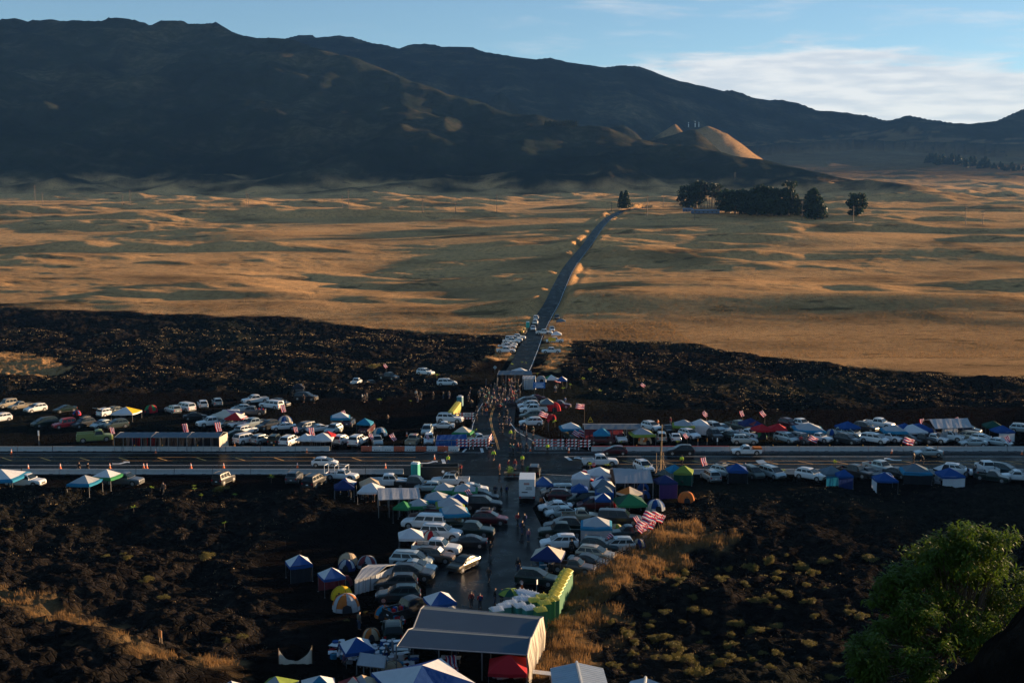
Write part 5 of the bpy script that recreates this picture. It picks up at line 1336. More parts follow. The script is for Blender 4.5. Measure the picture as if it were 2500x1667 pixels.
def bamboo_tower():
    x,y=plane(*px('D',1245,1190)); rt=thing('bamboo_tower',(x,y,0),0,'tall lashed bamboo pole tower with braces beside the highway','tower'); s=F_PX/y*4.704; BM=pm('bamboo',(.42,.27,.12),.7,var=.3,scale=12)
    for k,(a,b,r) in enumerate([((0,0,0),(0,0,570/s),.07),((-.15,.1,0),(-.12,0,370/s),.05),((-75/s,-.6,0),(0,0,190/s),.05),((70/s,-.5,0),(0,0,180/s),.05),((-.1,1.0,0),(0,0,200/s),.05),((-55/s,.1,0),(-60/s,.1,230/s),.04),((.35,0,0),(.3,0,240/s),.04)]):
        m=MB(); m.tube(a,b,r,r*.7,6); link('pole',m.mesh('bp',[BM]),rt)
    for a,b in (((-.4,-.1,190/s),(.55,0,205/s)),((-.3,.1,175/s),(.4,-.1,160/s)),((-.7,-.1,120/s),(.6,-.1,110/s))): m=MB(); m.tube(a,b,.06,n=6); link('cross_bar',m.mesh('cb',[BM]),rt)
bamboo_tower()
def yellow_tripod():
    x,y=plane(*px('D',430,612)); rt=thing('yellow_frame',(x,y,0),0,'small yellow triangular frame behind the long red-fronted shelter','frame'); m=MB()
    for a,b in (((-.5,0,0),(0,0,1.0)),((.5,0,0),(0,0,1.0)),((-.5,0,0),(.5,0,0)),((-.25,0,.5),(.25,0,.5))): m.tube(a,b,.06,n=5)
    link('bars',m.mesh('yf',[SY]),rt)
yellow_tripod()
# utility poles across the plain
def upole(X,Yb,Yt,i):
    x,y,z=hit(X,Yb); H=(Yb-Yt)/(F_PX/y); rt=thing('utility_pole',(x,y,z-.3),0,'x','utility pole','utility poles across the plain'); m=MB(); m.tube((0,0,0),(0,0,H),.28,.2,6); link('pole',m.mesh('up',[pm('pole_wood',(.16,.11,.08),.8)]),rt)
    for k in (0,1): m=MB(); m.box(-1.6,1.6,-.12,.12,H-1.2-k*2.2,H-.85-k*2.2); link('crossarm',m.mesh('ca',[pm('pole_wood',(.3,.2,.15))]),rt)
    defer(rt,'tall thin utility pole','standing on the golden plain')
for i,(X,a,b) in enumerate([(86,495,453),(104,502,470),(299,503,475),(318,504,464),(602,506,468),(607,504,474),(836,507,478),(851,508,463),(1032,520,482),(1112,521,492),(1213,520,476),(1493,515,494),(1540,510,492),(1580,531,478),(1620,505,475),(1696,539,499),(1958,539,488),(2083,543,504),(2357,550,502),(2399,548,515),(1794,441,421)]): upole(X,a,b,i)
# wire fence along the edge of the paved lot
def fence():
    pts=[plane(*px('H',x,y)) for x,y in ((1080,1440),(1250,1330),(1450,1210),(1640,1110),(1740,1020))]; c=Vector((*pts[0],0)); rt=thing('wire_fence',c,0,'dark post-and-wire fence between the paved lot and golden grass','fence'); P=spline(pts,5)
    wr=MB()
    for a,b in zip(P[:-1],P[1:]):
        for z in (.35,.65,.95,1.2): wr.tube((a[0]-c.x,a[1]-c.y,z),(b[0]-c.x,b[1]-c.y,z),.018,n=3)
    link('wires',wr.mesh('wires',[POLE]),rt)
    for p in P[::1]: m=MB(); m.box(p[0]-c.x-.05,p[0]-c.x+.05,p[1]-c.y-.05,p[1]-c.y+.05,0,1.35); link('post',m.mesh('fp',[WOOD]),rt)
fence()
def banner(): # white sheet strung between two posts, lower left
    A=Vector((*pl('O',632,550,.3),.0)); B=Vector((*pl('O',950,520,.3),.0)); c=(A+B)/2; rt=thing('strung_banner',c,0,'sagging white sheet strung between two posts at the lower left','banner'); m=MB(); n=14; P=[]
    for k in range(n+1):
        f=k/n; p=(A-c).lerp(B-c,f); sag=2.1-1.2*math.sin(math.pi*f)**.7; P+=[(p.x,p.y+.1*math.sin(k*2),max(.1,sag-1.7+.3*math.sin(math.pi*f))),(p.x,p.y+.1*math.sin(k*1.4),sag+.3)]
    m.add(P,[(2*k,2*k+2,2*k+3,2*k+1) for k in range(n)]); link('sheet',m.mesh('sheet',[fab('cream')]),rt)
    for v in (A-c,B-c): q=MB(); q.tube((v.x,v.y,0),(v.x,v.y,2.5),.04); link('post',q.mesh('bpst',[WOOD]),rt)
banner()
# flower-dressed altar on the highway crossing
def altar():
    x,y=plane(*px('C',1700,1235)); rt=thing('flower_altar',(x,y,0),0,'low flatbed altar heaped with green leaves and red flowers on the junction','altar'); s=F_PX/y*4.704
    m=MB(); m.box(-2.0,1.9,-.8,.8,.45,.62); [m.box(k-.05,k+.05,-.75,.75,0,.45) for k in (-1.8,-.6,.6,1.7)]; link('platform',m.mesh('alt',[WOOD]),rt)
    for nm,col,n,zz,xs in (('leaves',(.14,.26,.03),420,1.6,((-1.1,.9),(1.75,.5))),('red_flowers',(.5,.03,.02),160,.55,((-.9,1.0),(1.2,.4),(-1.4,.6)))):
        m=MB()
        for k in range(n):
            c0,wd=random.choice(xs); px_=random.gauss(c0,wd*.35); py=random.uniform(-.8,.5); pz=random.uniform(.25,zz)*(1-.3*abs(px_-c0)); L=random.uniform(.18,.45); a=random.uniform(0,6.28); e=random.uniform(-.2,1.1)
            d=Vector((math.cos(a)*math.cos(e),math.sin(a)*math.cos(e),math.sin(e)))*L; w=Vector((-math.sin(a),math.cos(a),.2))*L*.22; p=Vector((px_,py,pz)); m.add([p-w,p+w,p+d],[(0,1,2)])
        link(nm,m.mesh(nm,[pm('altar_'+nm,col,.6,var=.4,trans=.25)]),rt)
altar()
t=V.count('\n'); x,y=plane(*px('C',1905,1225)); put_car('boxy','black',x,y,.012,84,'beside the flower altar on the junction',custom='black boxy SUV with round spare cover, parked beside the flower altar')
# heaps of camp goods: coolers, crates, drums, tables
def goods():
    def table(x,y,rz,lab):
        rt=thing('folding_table',(x,y,0),rz,lab,'table'); m=MB(); m.box(-.9,.9,-.38,.38,.72,.76); link('table_top',m.mesh('tt',[WW]),rt)
        for a in (-.8,.8):
            for b in (-.3,.3): q=MB(); q.tube((a,b,0),(a,b,.72),.02,n=4); link('leg',q.mesh('tl',[POLE]),rt)
    for k,(r,X,Y,lab) in enumerate((('I',850,1235,'white folding table under the blue canopy beside the gabled shelter'),('J',1330,1450+60,'folding table with food under the red canopy'),('O',1800,400,'folding table by the shelf at the left end of the gabled shelter'),('I',2080,1370,'folding table inside the gabled shelter'))):
        x,y=pl(r,X,Y,0); table(x,y,random.uniform(-.5,.5),lab)
    cols=[('white','white'),('red','red'),('blue','blue'),('teal','blue-green'),('grey','grey'),('skyblue','light blue'),('silver','silver')]
    spots=[]
    for k in range(135):
        f=random.random(); X=random.uniform(1250,1760) if f<.75 else random.uniform(1120,1300); Y=random.uniform(330,560) if f<.75 else random.uniform(330,470)
        x,y=pl('O',X,Y); spots.append((x,y))
    spots+= [pl('O',random.uniform(1770,1930),random.uniform(430,560)) for k in range(14)]+[pl('I',random.uniform(1420,1560),random.uniform(870,930)) for k in range(8)]+[pl('H',random.uniform(1300,1560),random.uniform(600,700)) for k in range(12)]+[pl('H',random.uniform(430,620),random.uniform(1230,1400)) for k in range(10)]+[pl('J',random.uniform(760,1100),random.uniform(1440,1530)) for k in range(12)]+[pl('F',random.uniform(1340,1450),random.uniform(980,1040)) for k in range(5)]+[pl('F',random.uniform(1900,2060),random.uniform(400,440)) for k in range(6)]
    def kit(kind):
        m=MB(); l=MB()
        if kind=='cooler': m.hexa([(-.34,-.2,0),(.34,-.2,0),(.34,.2,0),(-.34,.2,0),(-.38,-.23,.36),(.38,-.23,.36),(.38,.23,.36),(-.38,.23,.36)]); l.box(-.39,.39,-.24,.24,.365,.43)
        elif kind=='bucket': m.tube((0,0,0),(0,0,.38),.14,.17,10); l.tube((0,0,.385),(0,0,.41),.18,n=10)
        elif kind=='storage_tub': m.hexa([(-.25,-.18,0),(.25,-.18,0),(.25,.18,0),(-.25,.18,0),(-.3,-.22,.34),(.3,-.22,.34),(.3,.22,.34),(-.3,.22,.34)]); l.box(-.31,.31,-.23,.23,.345,.38)
        else: m.tube((0,0,0),(0,0,.86),.29,.29,12); l.tube((0,0,.865),(0,0,.90),.30,n=12)
        return m.mesh(kind,[TRIM]),l.mesh(kind+'_lid',[TRIM])
    K={k:kit(k) for k in ('cooler','bucket','storage_tub','drum')}
    for k,(x,y) in enumerate(spots):
        kd=random.choice(['cooler','cooler','bucket','storage_tub','storage_tub','drum']) if k%9 else 'drum'; cn,cw=random.choice(cols); st=0
        rt=defth(kd,(x,y,st),random.uniform(0,3),'%s %s'%(cw,kd.replace('_',' ')),kd.replace('_',' '),'among the camp goods',grp='camp goods'); link('container_body',K[kd][0],rt,omat=fab(cn)); link('lid',K[kd][1],rt,omat=fab(random.choice(['white','white',cn])))
    # steel shelf at the corner of the shelter
    x,y=pl('O',1800,440); rt=thing('shelf_rack',(x,y,0),.4,'tall pale shelf rack with supplies at the shelter left corner','shelf')
    for z in (.1,.7,1.3,1.9): m=MB(); m.box(-.8,.8,-.25,.25,z,z+.04); link('shelf',m.mesh('sh',[LETTER]),rt)
    for a in (-.78,.78): m=MB(); m.box(a-.03,a+.03,-.25,.25,0,2.0); link('upright',m.mesh('ur',[POLE]),rt)
goods()
# ---------------------------------------------------------------- people
SKIN=pm('skin',(.26,.14,.09),.6); HAIR=pm('hair_dark',(.02,.014,.01),.7)
def skin_mesh(name,verts,edges,radii,root=0,sub=1):
    me=bpy.data.meshes.new(name); me.from_pydata(verts,edges,[]); o=bpy.data.objects.new(name,me); COL.objects.link(o); md=o.modifiers.new('s','SKIN'); md.use_smooth_shade=True
    for i,r in enumerate(radii): v=me.skin_vertices[0].data[i]; v.radius=(r,r) if not isinstance(r,tuple) else r; v.use_root=(i==root)
    if sub: sb=o.modifiers.new('u','SUBSURF'); sb.levels=sub; sb.render_levels=sub
    dg=bpy.context.evaluated_depsgraph_get(); m2=bpy.data.meshes.new_from_object(o.evaluated_get(dg)); bpy.data.objects.remove(o); m2.name=name; return m2
POSES={ # joints: hipL kneeL footL hipR kneeR footR handL elbowL handR elbowR (x forward, y left)
 'stand':dict(k=((.02,.10,.50),(.02,-.10,.50)),f=((-.02,.11,.06),(-.02,-.11,.06)),e=((-.03,.27,1.12),(-.03,-.27,1.12)),h=((.06,.27,.86),(.06,-.27,.86)),lean=0),
 'walk':dict(k=((.22,.10,.52),(-.06,-.10,.50)),f=((.30,.10,.06),(-.36,-.10,.12)),e=((-.18,.26,1.13),(.12,-.26,1.12)),h=((-.14,.25,.88),(.30,-.23,.95)),lean=.04),
 'pockets':dict(k=((.02,.12,.50),(.05,-.12,.50)),f=((-.02,.14,.06),(.04,-.15,.06)),e=((-.10,.31,1.13),(-.10,-.31,1.13)),h=((.10,.20,.98),(.10,-.20,.98)),lean=0),
 'arms_up':dict(k=((.02,.10,.50),(.02,-.10,.50)),f=((-.02,.11,.06),(-.02,-.11,.06)),e=((.22,.26,1.22),(.2,-.26,1.2)),h=((.36,.10,1.36),(.36,-.08,1.30)),lean=.02),
 'bend':dict(k=((.10,.10,.50),(.10,-.10,.50)),f=((0,.11,.06),(0,-.11,.06)),e=((.42,.22,.98),(.42,-.22,.98)),h=((.52,.12,.72),(.50,-.12,.72)),lean=.32)}
PM={}
for nm,p in POSES.items():
    l=p['lean']; V_=[];E_=[];Rr=[]
    def v(c,r,par=None):
        V_.append(c); Rr.append(r); 
        if par is not None: E_.append((par,len(V_)-1))
        return len(V_)-1
    pel=v((0,0,.95),(.11,.08)); wst=v((l*.4,0,1.12),(.10,.08),pel); ch=v((l*.8,0,1.32),(.12,.085),wst); nk=v((l+.02,0,1.49-l*.2),.058,ch); hd=v((l+.05,0,1.60-l*.3),(.085,.09),nk); tp=v((l+.05,0,1.71-l*.3),(.075,.08),hd); ns=v((l+.145,0,1.60-l*.3),.018,hd)
    body=(V_,E_,Rr)
    for s,i in ((1,0),(-1,1)):
        sh=v((l*.9,s*.19,1.40-l*.1),.04,ch); e=v(p['e'][i],.032,sh); w=v(p['h'][i],.026,e); d=(Vector(p['h'][i])-Vector(p['e'][i])).normalized(); pa=v(tuple(Vector(p['h'][i])+d*.07),(.036,.022),w)
        for q,(off,ln) in enumerate(((-.030,.062),(-.010,.075),(.011,.070),(.030,.055))): f1=v(tuple(Vector(p['h'][i])+d*.12+Vector((off,0,0))),.010,pa); v(tuple(Vector(p['h'][i])+d*(.12+ln)+Vector((off*1.1+.012,-s*.012,0))),.008,f1)
        th=v(tuple(Vector(p['h'][i])+d*.04+Vector((.045,-s*.015,0))),.011,w); v(tuple(Vector(p['h'][i])+d*.09+Vector((.062,-s*.02,0))),.009,th)
        hp=v((0,s*.09,.90),.06,pel); kn=v(p['k'][i],.04,hp); ft=v(p['f'][i],.034,kn); v((p['f'][i][0]+.17,p['f'][i][1],.035),.038,ft)
    bm_=skin_mesh('person_body',V_,E_,Rr,0,0)
    # jacket
    V_=[];E_=[];Rr=[]; pel=v((0,0,.93),(.185,.145)); wst=v((l*.4,0,1.12),(.175,.14),pel); ch=v((l*.8,0,1.33),(.20,.15),wst); nk=v((l+.01,0,1.46-l*.2),.085,ch)
    for s,i in ((1,0),(-1,1)): sh=v((l*.9,s*.21,1.41-l*.1),.085,ch); e=v(p['e'][i],.068,sh); d=(Vector(p['h'][i])-Vector(p['e'][i])); v(tuple(Vector(p['e'][i])+d*.92),.050,e)
    jk=skin_mesh('jacket',V_,E_,Rr,0,1)
    V_=[];E_=[];Rr=[]; pel=v((0,0,.96),(.165,.13))
    for s,i in ((1,0),(-1,1)): hp=v((0,s*.09,.88),.108,pel); kn=v(p['k'][i],.082,hp); d=Vector(p['f'][i])-Vector(p['k'][i]); v(tuple(Vector(p['k'][i])+d*.93),.062,kn)
    tr=skin_mesh('trousers',V_,E_,Rr,0,1)
    hm=MB(); c=Vector((l+.035,0,1.655-l*.3)); 
    for i in range(5):
        for j in range(10):
            def P(i,j): a=2*math.pi*j/10; t=-.35+i/5*(math.pi/2+.35); back=1+.1*(math.cos(a)<0); return (c.x+.098*math.cos(t)*math.cos(a)*back-.012,c.y+.088*math.cos(t)*math.sin(a),c.z+.10*math.sin(t))
            if i<2 and math.cos(2*math.pi*(j+.5)/10)>.5: continue
            hm.add([P(i,j),P(i,j+1),P(i+1,j+1),P(i+1,j)],[(0,1,2,3)])
    hr=hm.mesh('hair',[HAIR]); bm_.materials.clear(); bm_.materials.append(SKIN); jk.materials.clear(); jk.materials.append(TRIM); tr.materials.clear(); tr.materials.append(TRIM); PM[nm]=(bm_,jk,tr,hr)
JC_=dict(black=(.012,.012,.015),navy=(.015,.025,.07),grey=(.12,.12,.13),red=(.42,.03,.04),maroon=(.16,.02,.03),brown=(.14,.08,.05),white=(.6,.6,.6),green=(.04,.09,.05),teal=(.03,.22,.22),tan=(.20,.15,.10),blue=(.04,.12,.35),orange=(.55,.14,.03),hivis=(.55,.75,.04),purple=(.10,.05,.14),pink=(.5,.2,.25))
JC_={k:(v if k=='hivis' else tuple(c*.6 for c in v)) for k,v in JC_.items()}
TC_=dict(jeans=(.035,.05,.10),dark=(.015,.015,.018),khaki=(.09,.075,.05))
HP=dict(hivis='high-visibility lime vest')
def person(x,y,z,h,pose,jc,tc,label=None,grp=None,zone=None,sc=1.0,hat=False,bag=False):
    b,j,t,hr=PM[pose]; rt=thing('person',(x,y,z),R(h),label or 'x','person',grp); ob=link('body',b,rt); link('jacket',j,rt,omat=pm('cloth_'+jc,JC_[jc],.85,var=.2)); link('trousers',t,rt,omat=pm('cloth_'+tc,TC_[tc],.85,var=.2)); link('hair',hr,rt,omat=HAIR if not hat else pm('cloth_'+('black' if jc!='black' else 'tan'),JC_['black' if jc!='black' else 'tan'],.85))
    if bag: m=MB(); m.box(-.30,-.14,-.15,.15,1.0,1.42); link('backpack',m.mesh('backpack',[fab('navy')],bevel=.03),rt)
    rt.scale=(sc,sc,sc)
    if not label: defer(rt,('person in '+(HP.get(jc) or jc+' jacket')),zone,'x')
    return rt
cr=[]; cpoly=[(1252,330),(1320,420),(1330,500),(1430,470),(1480,500),(1560,470),(1620,420),(1700,400),(1760,300),(1740,170),(1560,165),(1480,215),(1380,210)]
rp=random.Random(3)
while len(cr)<98:
    X=rp.uniform(1100,1760); Y=rp.uniform(165,500)
    if in_poly(np.array([X]),np.array([Y]),cpoly)[0] or (1100<X<1300 and 270<Y<380 and rp.random()<.35):
        if all((X-a)**2+((Y-b)*1.9)**2>11**2 for a,b in cr): cr.append((X,Y))
for X,Y in cr:
    x,y=plane(*px('C',X,Y+12)); jc=rp.choice(['black','black','navy','grey','maroon','brown','green','black','black','navy','red','grey','teal','purple','pink','white']); tc=rp.choice(['jeans','dark','dark','khaki'])
    q_=person(x,y,.012,rp.uniform(0,360),rp.choice(['stand','stand','pockets','walk','arms_up']),jc,tc,label='x',grp='people crowding the access road',sc=rp.uniform(.9,1.06),hat=rp.random()<.3,bag=rp.random()<.2)
    defer(q_,'person in %s jacket and %s'%(jc,{'jeans':'jeans','dark':'dark trousers','khaki':'khaki trousers'}[tc]),'in the crowd')
PP="""C 1245 525 stand black
C 1235 630 stand brown
C 1300 520 pockets grey
C 1355 540 bend orange
C 1180 440 walk tan
C 1500 600 stand tan
C 1500 730 pockets navy
C 1535 730 stand black
C 1555 640 stand black
C 1585 640 pockets grey
C 1620 650 walk navy
C 1590 560 stand black
C 1570 520 walk grey
C 1630 800 stand hivis
C 1675 805 stand green
C 1730 745 stand black
C 1780 740 pockets navy
C 1810 740 stand brown
C 1890 760 stand green
C 1815 850 stand black
C 1625 960 pockets green
C 1660 970 stand teal
C 1712 960 stand maroon
C 1745 965 pockets black
C 1810 970 stand black
C 1885 945 pockets black
C 2055 965 stand hivis
C 1435 1050 walk hivis
C 1765 1100 walk hivis
C 912 1105 stand hivis
C 1500 1210 stand maroon
C 1605 1160 pockets red
C 1680 1155 stand red
C 1055 1210 bend red
C 545 330 stand white
C 565 385 stand tan
C 600 350 stand grey
C 742 348 pockets brown
C 858 345 stand tan
C 925 340 stand grey
C 222 620 stand brown
C 1195 440 bend tan
C 640 165 stand tan
B 2045 370 pockets white
B 2070 385 stand brown
B 2095 365 stand grey
B 1370 385 stand brown
B 1490 395 pockets tan
A 912 1010 stand black
A 1010 1015 stand black
A 1880 1270 walk brown
A 1690 690 stand hivis
D 1350 655 stand red
D 1205 680 stand orange
D 960 1150 pockets black
D 1478 1110 stand hivis
D 28 270 pockets white
D 140 410 stand blue
E 1200 590 stand red
E 1280 585 pockets grey
F 1085 800 stand brown
F 1200 815 bend black
F 1700 960 stand grey
F 1780 960 stand black
G 2018 430 stand navy
G 2088 435 pockets black
G 2150 430 walk grey
G 2275 770 walk red
G 2325 865 stand black
G 1960 1110 walk black
G 1945 1405 walk brown
G 2285 1290 stand black
G 545 500 stand tan
G 620 490 pockets red
G 340 430 stand grey
H 285 860 pockets black
H 330 1045 stand pink
H 255 955 walk navy
H 965 1010 walk brown
H 1130 1020 walk black
H 700 1290 stand brown
H 825 1170 stand black
H 460 660 bend orange
H 210 1395 stand black
H 590 1400 stand white
J 520 670 stand maroon
J 620 685 pockets red
J 790 630 stand black
J 870 620 bend black
J 1090 395 stand navy
J 1550 155 stand brown
K 1340 590 stand brown
K 1390 595 stand tan
K 1455 560 pockets black
K 1485 425 stand brown
K 285 1500 stand grey
I 1070 980 stand tan
I 890 1300 bend purple
I 1270 1520 bend tan
I 2130 1330 stand blue
J 1000 1500 stand grey
O 1690 450 bend grey
O 1260 540 pockets purple""".splitlines()
for l in PP:
    r,X,Y,po,jc=l.split(); a=px(r,float(X),float(Y)); x,y,z=hit(*a)
    zn={'C':'near the access road mouth','B':'at the left camp','A':'at the far left','D':'around the right camp','E':'around the right camp','F':'at the far right','G':'on the paved lot, left','H':'on the paved lot, right','J':'near the portable toilets','K':'by the white trucks','I':'beside the gabled shelter','O':'beside the gabled shelter'}[r]
    person(x,y,z+.012,rp.uniform(0,360) if po!='walk' else rp.choice([90,270,60,250]),po,jc,rp.choice(['jeans','dark','dark']),zone=zn,grp='people '+zn,sc=rp.uniform(.95,1.05),hat=rp.random()<.2,bag=rp.random()<.15)
# ---------------------------------------------------------------- vegetation
def leafmat(n,c,var=.45,tr=.3,rough=.6,sc=3): return pm(n,c,rough,var=var,scale=sc,trans=tr,spec=.3)
def clump(mb,c,r,n,size,up=.3,squash=1.0,asp=.5):
    for k in range(n):
        d=Vector((random.gauss(0,1),random.gauss(0,1),random.gauss(0,1))).normalized()*(random.random()**.45)*r; p=Vector(c)+Vector((d.x,d.y,d.z*squash))
        s=size*random.uniform(.6,1.4); a=Vector((random.gauss(0,1),random.gauss(0,1),random.gauss(up,1))).normalized(); b=a.orthogonal().normalized(); b.rotate(Matrix.Rotation(random.random()*6.28,3,a))
        mb.add([p-b*s*asp,p+a*s*.5-b*s*.1,p+b*s*asp,p-a*s*.5],[(0,1,2,3)])
def tree_mesh(kind):
    cr=MB(); tk=MB()
    if kind=='conifer':
        H=1.0; tk.tube((0,0,0),(0,0,.9),.02,.005,5)
        for k in range(46): z=.10+.88*k/46; r=(1-z)*.24+.02; a=k*2.4; clump(cr,(math.cos(a)*r*.6,math.sin(a)*r*.6,z),r*.6+.02,26,.075,0,.6)
    elif kind=='cypress':
        tk.tube((0,0,0),(0,0,.5),.04,.02,5)
        for k in range(70): z=.06+.90*k/70; r=.34*(1-z)**.7*(.6+.4*min(1,z*6)); a=k*2.4; clump(cr,(math.cos(a)*r*.6,math.sin(a)*r*.6,z),r*.55+.03,26,.07,.5,.9)
    elif kind=='broad':
        tk.tube((0,0,0),(0,0,.6),.04,.02,6)
        for k in range(34): a=random.uniform(0,6.28); z=random.uniform(.12,.95); r=.36*math.sqrt(max(.05,1-((z-.5)/.52)**2)); tk.tube((0,0,z*.6),(math.cos(a)*r*.6,math.sin(a)*r*.6,z),.012,.004,4) if k%4==0 else 0; clump(cr,(math.cos(a)*r*.7,math.sin(a)*r*.7,z),.15,60,.075,.2,.8)
    else: # gum: bare tall stems, ragged tops
        for q in range(4):
            bx,by=random.uniform(-.14,.14),random.uniform(-.1,.1); lx=bx*2.0; tk.tube((bx,by,0),(lx,by*1.6,.82),.016,.008,5)
            for k in range(9): a=random.uniform(0,6.28); z=random.uniform(.5,1.0); tk.tube((lx*.9,by*1.5,z-.15),(lx+.12*math.cos(a),by*1.6+.12*math.sin(a),z),.006,.003,4); clump(cr,(lx+.12*math.cos(a),by*1.6+.12*math.sin(a),z),.09,34,.055,.1,.5)
    return cr.mesh('crown',[leafmat('foliage_dark',(.022,.038,.02))]),tk.mesh('trunk',[pm('bark',(.13,.09,.06),.9)])
TM={k:[tree_mesh(k) for _ in range(3)] for k in ('conifer','cypress','broad','gum')}
def tree(X,Yb,Yt,kind,w,desc,zone,grp,i=0):
    x,y,z=hit(X,Yb); H=(Yb-Yt)/(F_PX/y); rt=thing({'conifer':'conifer_tree','cypress':'cypress_tree','broad':'pine_tree','gum':'gum_tree'}[kind],(x,y,z-.4),random.uniform(0,6.28),'x','tree',grp); cr_,tk=TM[kind][i%3]; link('crown',cr_,rt); link('trunk',tk,rt); wm=w/(F_PX/y); rt.scale=(wm/.62,wm/.62,H); defer(rt,desc,zone)
G1='trees of the dark grove'; Z1='in the dark grove beyond the plain'
for i,(X,b,t,k,w) in enumerate([(1678,510,455,'broad',44),(1700,508,448,'broad',40),(1718,512,445,'gum',30),(1735,510,447,'gum',36),(1752,512,452,'gum',34),(1768,515,462,'broad',34),(1772,522,470,'broad',44),(1795,524,468,'broad',44),(1818,525,466,'broad',46),(1842,526,464,'broad',44),(1858,527,455,'broad',40),(1872,528,458,'gum',36),(1890,528,463,'broad',44),(1908,528,464,'broad',42),(1922,527,446,'gum',40),(1925,528,464,'broad',36),(1945,527,474,'cypress',20),(1953,526,488,'gum',16),(1848,529,474,'broad',46),(1875,530,470,'broad',44)]): tree(X,b,t,k,w,{'broad':'dark bushy pine tree','gum':'tall bare-stemmed gum tree','cypress':'narrow cypress tree'}[k],Z1,G1,i)
tree(1984,532,460,'cypress',66,'broad dark cone-shaped cypress tree','right of the grove',None,1); tree(1993,532,475,'cypress',50,'lower dark cypress tree','right of the grove',None,2)
tree(2091,528,473,'broad',42,'lone dark round-headed tree','standing apart right of the grove',None,0); tree(1517,508,466,'cypress',20,'dark upright tree','where the access road crests',None,0); tree(1528,509,464,'cypress',24,'dark upright tree','where the access road crests',None,2)
G2='conifers on the right skyline slope'
rr=random.Random(9)
for k in range(46):
    X=2262+k*5.4+rr.uniform(-3,3); b=400+max(0,(X-2270))*.08+rr.uniform(-3,3); h=rr.uniform(16,30)*(1 if X<2420 else .6); tree(X,b,b-h,'conifer',h*.9,'small dark conifer','in the far right plantation',G2,k)
for k in range(16): X=1332+k*5.2+rr.uniform(-1,1); tree(X,309+rr.uniform(-2,2),296-rr.uniform(0,3),'conifer',11,'tiny dark conifer','in the row under the mountain',"row of conifers under the mountain",k)
# masts on the cinder cone
for j,(X,b,t) in enumerate(((1681,311,297),(1697,311,293),(1706,311,297))):
    x,y,z=hit(X,b+1); H=(b-t)/(F_PX/y); rt=thing('radio_mast',(x,y,z),0,['left radio mast on the cinder cone','tall middle radio mast on the cinder cone','right radio mast on the cinder cone'][j],'mast'); m=MB(); m.box(-1.2,1.2,-1.2,1.2,0,H*.55); link('base_building',m.mesh('mb',[LETTER]),rt); m=MB(); m.tube((0,0,H*.5),(0,0,H),.6,.3,5); link('mast',m.mesh('mm',[CHROME]),rt); m=MB(); m.tube((-1.6,-.4,H*.75),(1.2,-.8,H*.75),1.2,n=8); link('dish',m.mesh('md',[LETTER]),rt)
# low buildings in front of the grove
for j,(X0,X1,Yb) in enumerate(((1668,1690,517),(1688,1755,523))):
    x0,y0,z0=hit((X0+X1)/2,Yb); w=(X1-X0)/(F_PX/y0)/2; rt=thing('low_building',(x0,y0,z0-.5),0,['short blue-grey building at the left end of the grove','long low blue-grey building before the grove'][j],'building'); m=MB(); m.box(-w,w,-3,3,0,2.9); link('wall',m.mesh('bw',[pm('building_blue',(.06,.09,.16),.7)]),rt); m=MB(); m.hexa([(-w-.4,-3.4,2.92),(w+.4,-3.4,2.92),(w+.4,3.4,2.92),(-w-.4,3.4,2.92),(-w-.4,-.2,4.0),(w+.4,-.2,4.0),(w+.4,.2,4.0),(-w-.4,.2,4.0)]); link('roof',m.mesh('br',[pm('roof_grey',(.14,.16,.22),.6)]),rt); m=MB(); [m.box(-w+2+k*4,-w+3.4+k*4,-3.03,-3.005,1,2.1) for k in range(int(w*2/4))]; link('window',m.mesh('bwin',[GLASS]),rt)
# shrubs among the lava, lower right
def shrub_mesh():
    m=MB(); s=MB()
    for k in range(9):
        a=random.uniform(0,6.28); r=random.uniform(0,.75); h=random.uniform(.35,.8); s.tube((0,0,0),(r*math.cos(a),r*math.sin(a),h),.03,.012,4); clump(m,(r*math.cos(a),r*math.sin(a),h),.36,150,.085,.8,.7,.32)
    return m.mesh('shrub_leaves',[leafmat('shrub_olive',(.13,.11,.025),.55)]),s.mesh('shrub_stem',[WOOD])
SM=[shrub_mesh() for _ in range(5)]; GS=random.Random(21)
SHR=[(890,520,22),(1140,505,26),(1365,475,20),(1460,385,24),(1540,540,40),(1470,500,40),(1130,600,50),(1230,690,45),(1330,670,40),(1340,800,48),(1240,790,45),(1350,900,42),(1800,700,60),(1880,710,40),(1570,870,42),(1640,880,40),(1770,900,60),(1860,925,45),(850,890,50),(830,790,45),(980,800,50),(650,980,60),(720,1020,45),(830,1060,30),(980,950,55),(1060,1080,60),(1130,1110,45),(1230,1170,50),(1300,980,30),(1540,1070,55),(1600,1090,40),(1100,1230,60),(1180,1290,65),(1270,1340,50),(1480,1290,65),(1560,1250,45),(1640,1200,45),(1780,1240,40),(500,1300,50),(560,1340,45),(1330,1420,70),(1210,1430,50),(2060,310,24),(2180,350,22),(520,880,35),(920,960,40),(1180,410,50),(1000,395,35),(1700,560,45),(1960,520,40),(2050,640,45),(2000,760,40),(1420,1180,35),(700,890,30),(1130,860,35)]
_g=random.Random(77)
for _ in range(75):
    X=_g.uniform(560,2300); Y=_g.uniform(330,1420)
    if Y>330+ (X<900)*500: SHR.append((X,Y,_g.uniform(22,52)))
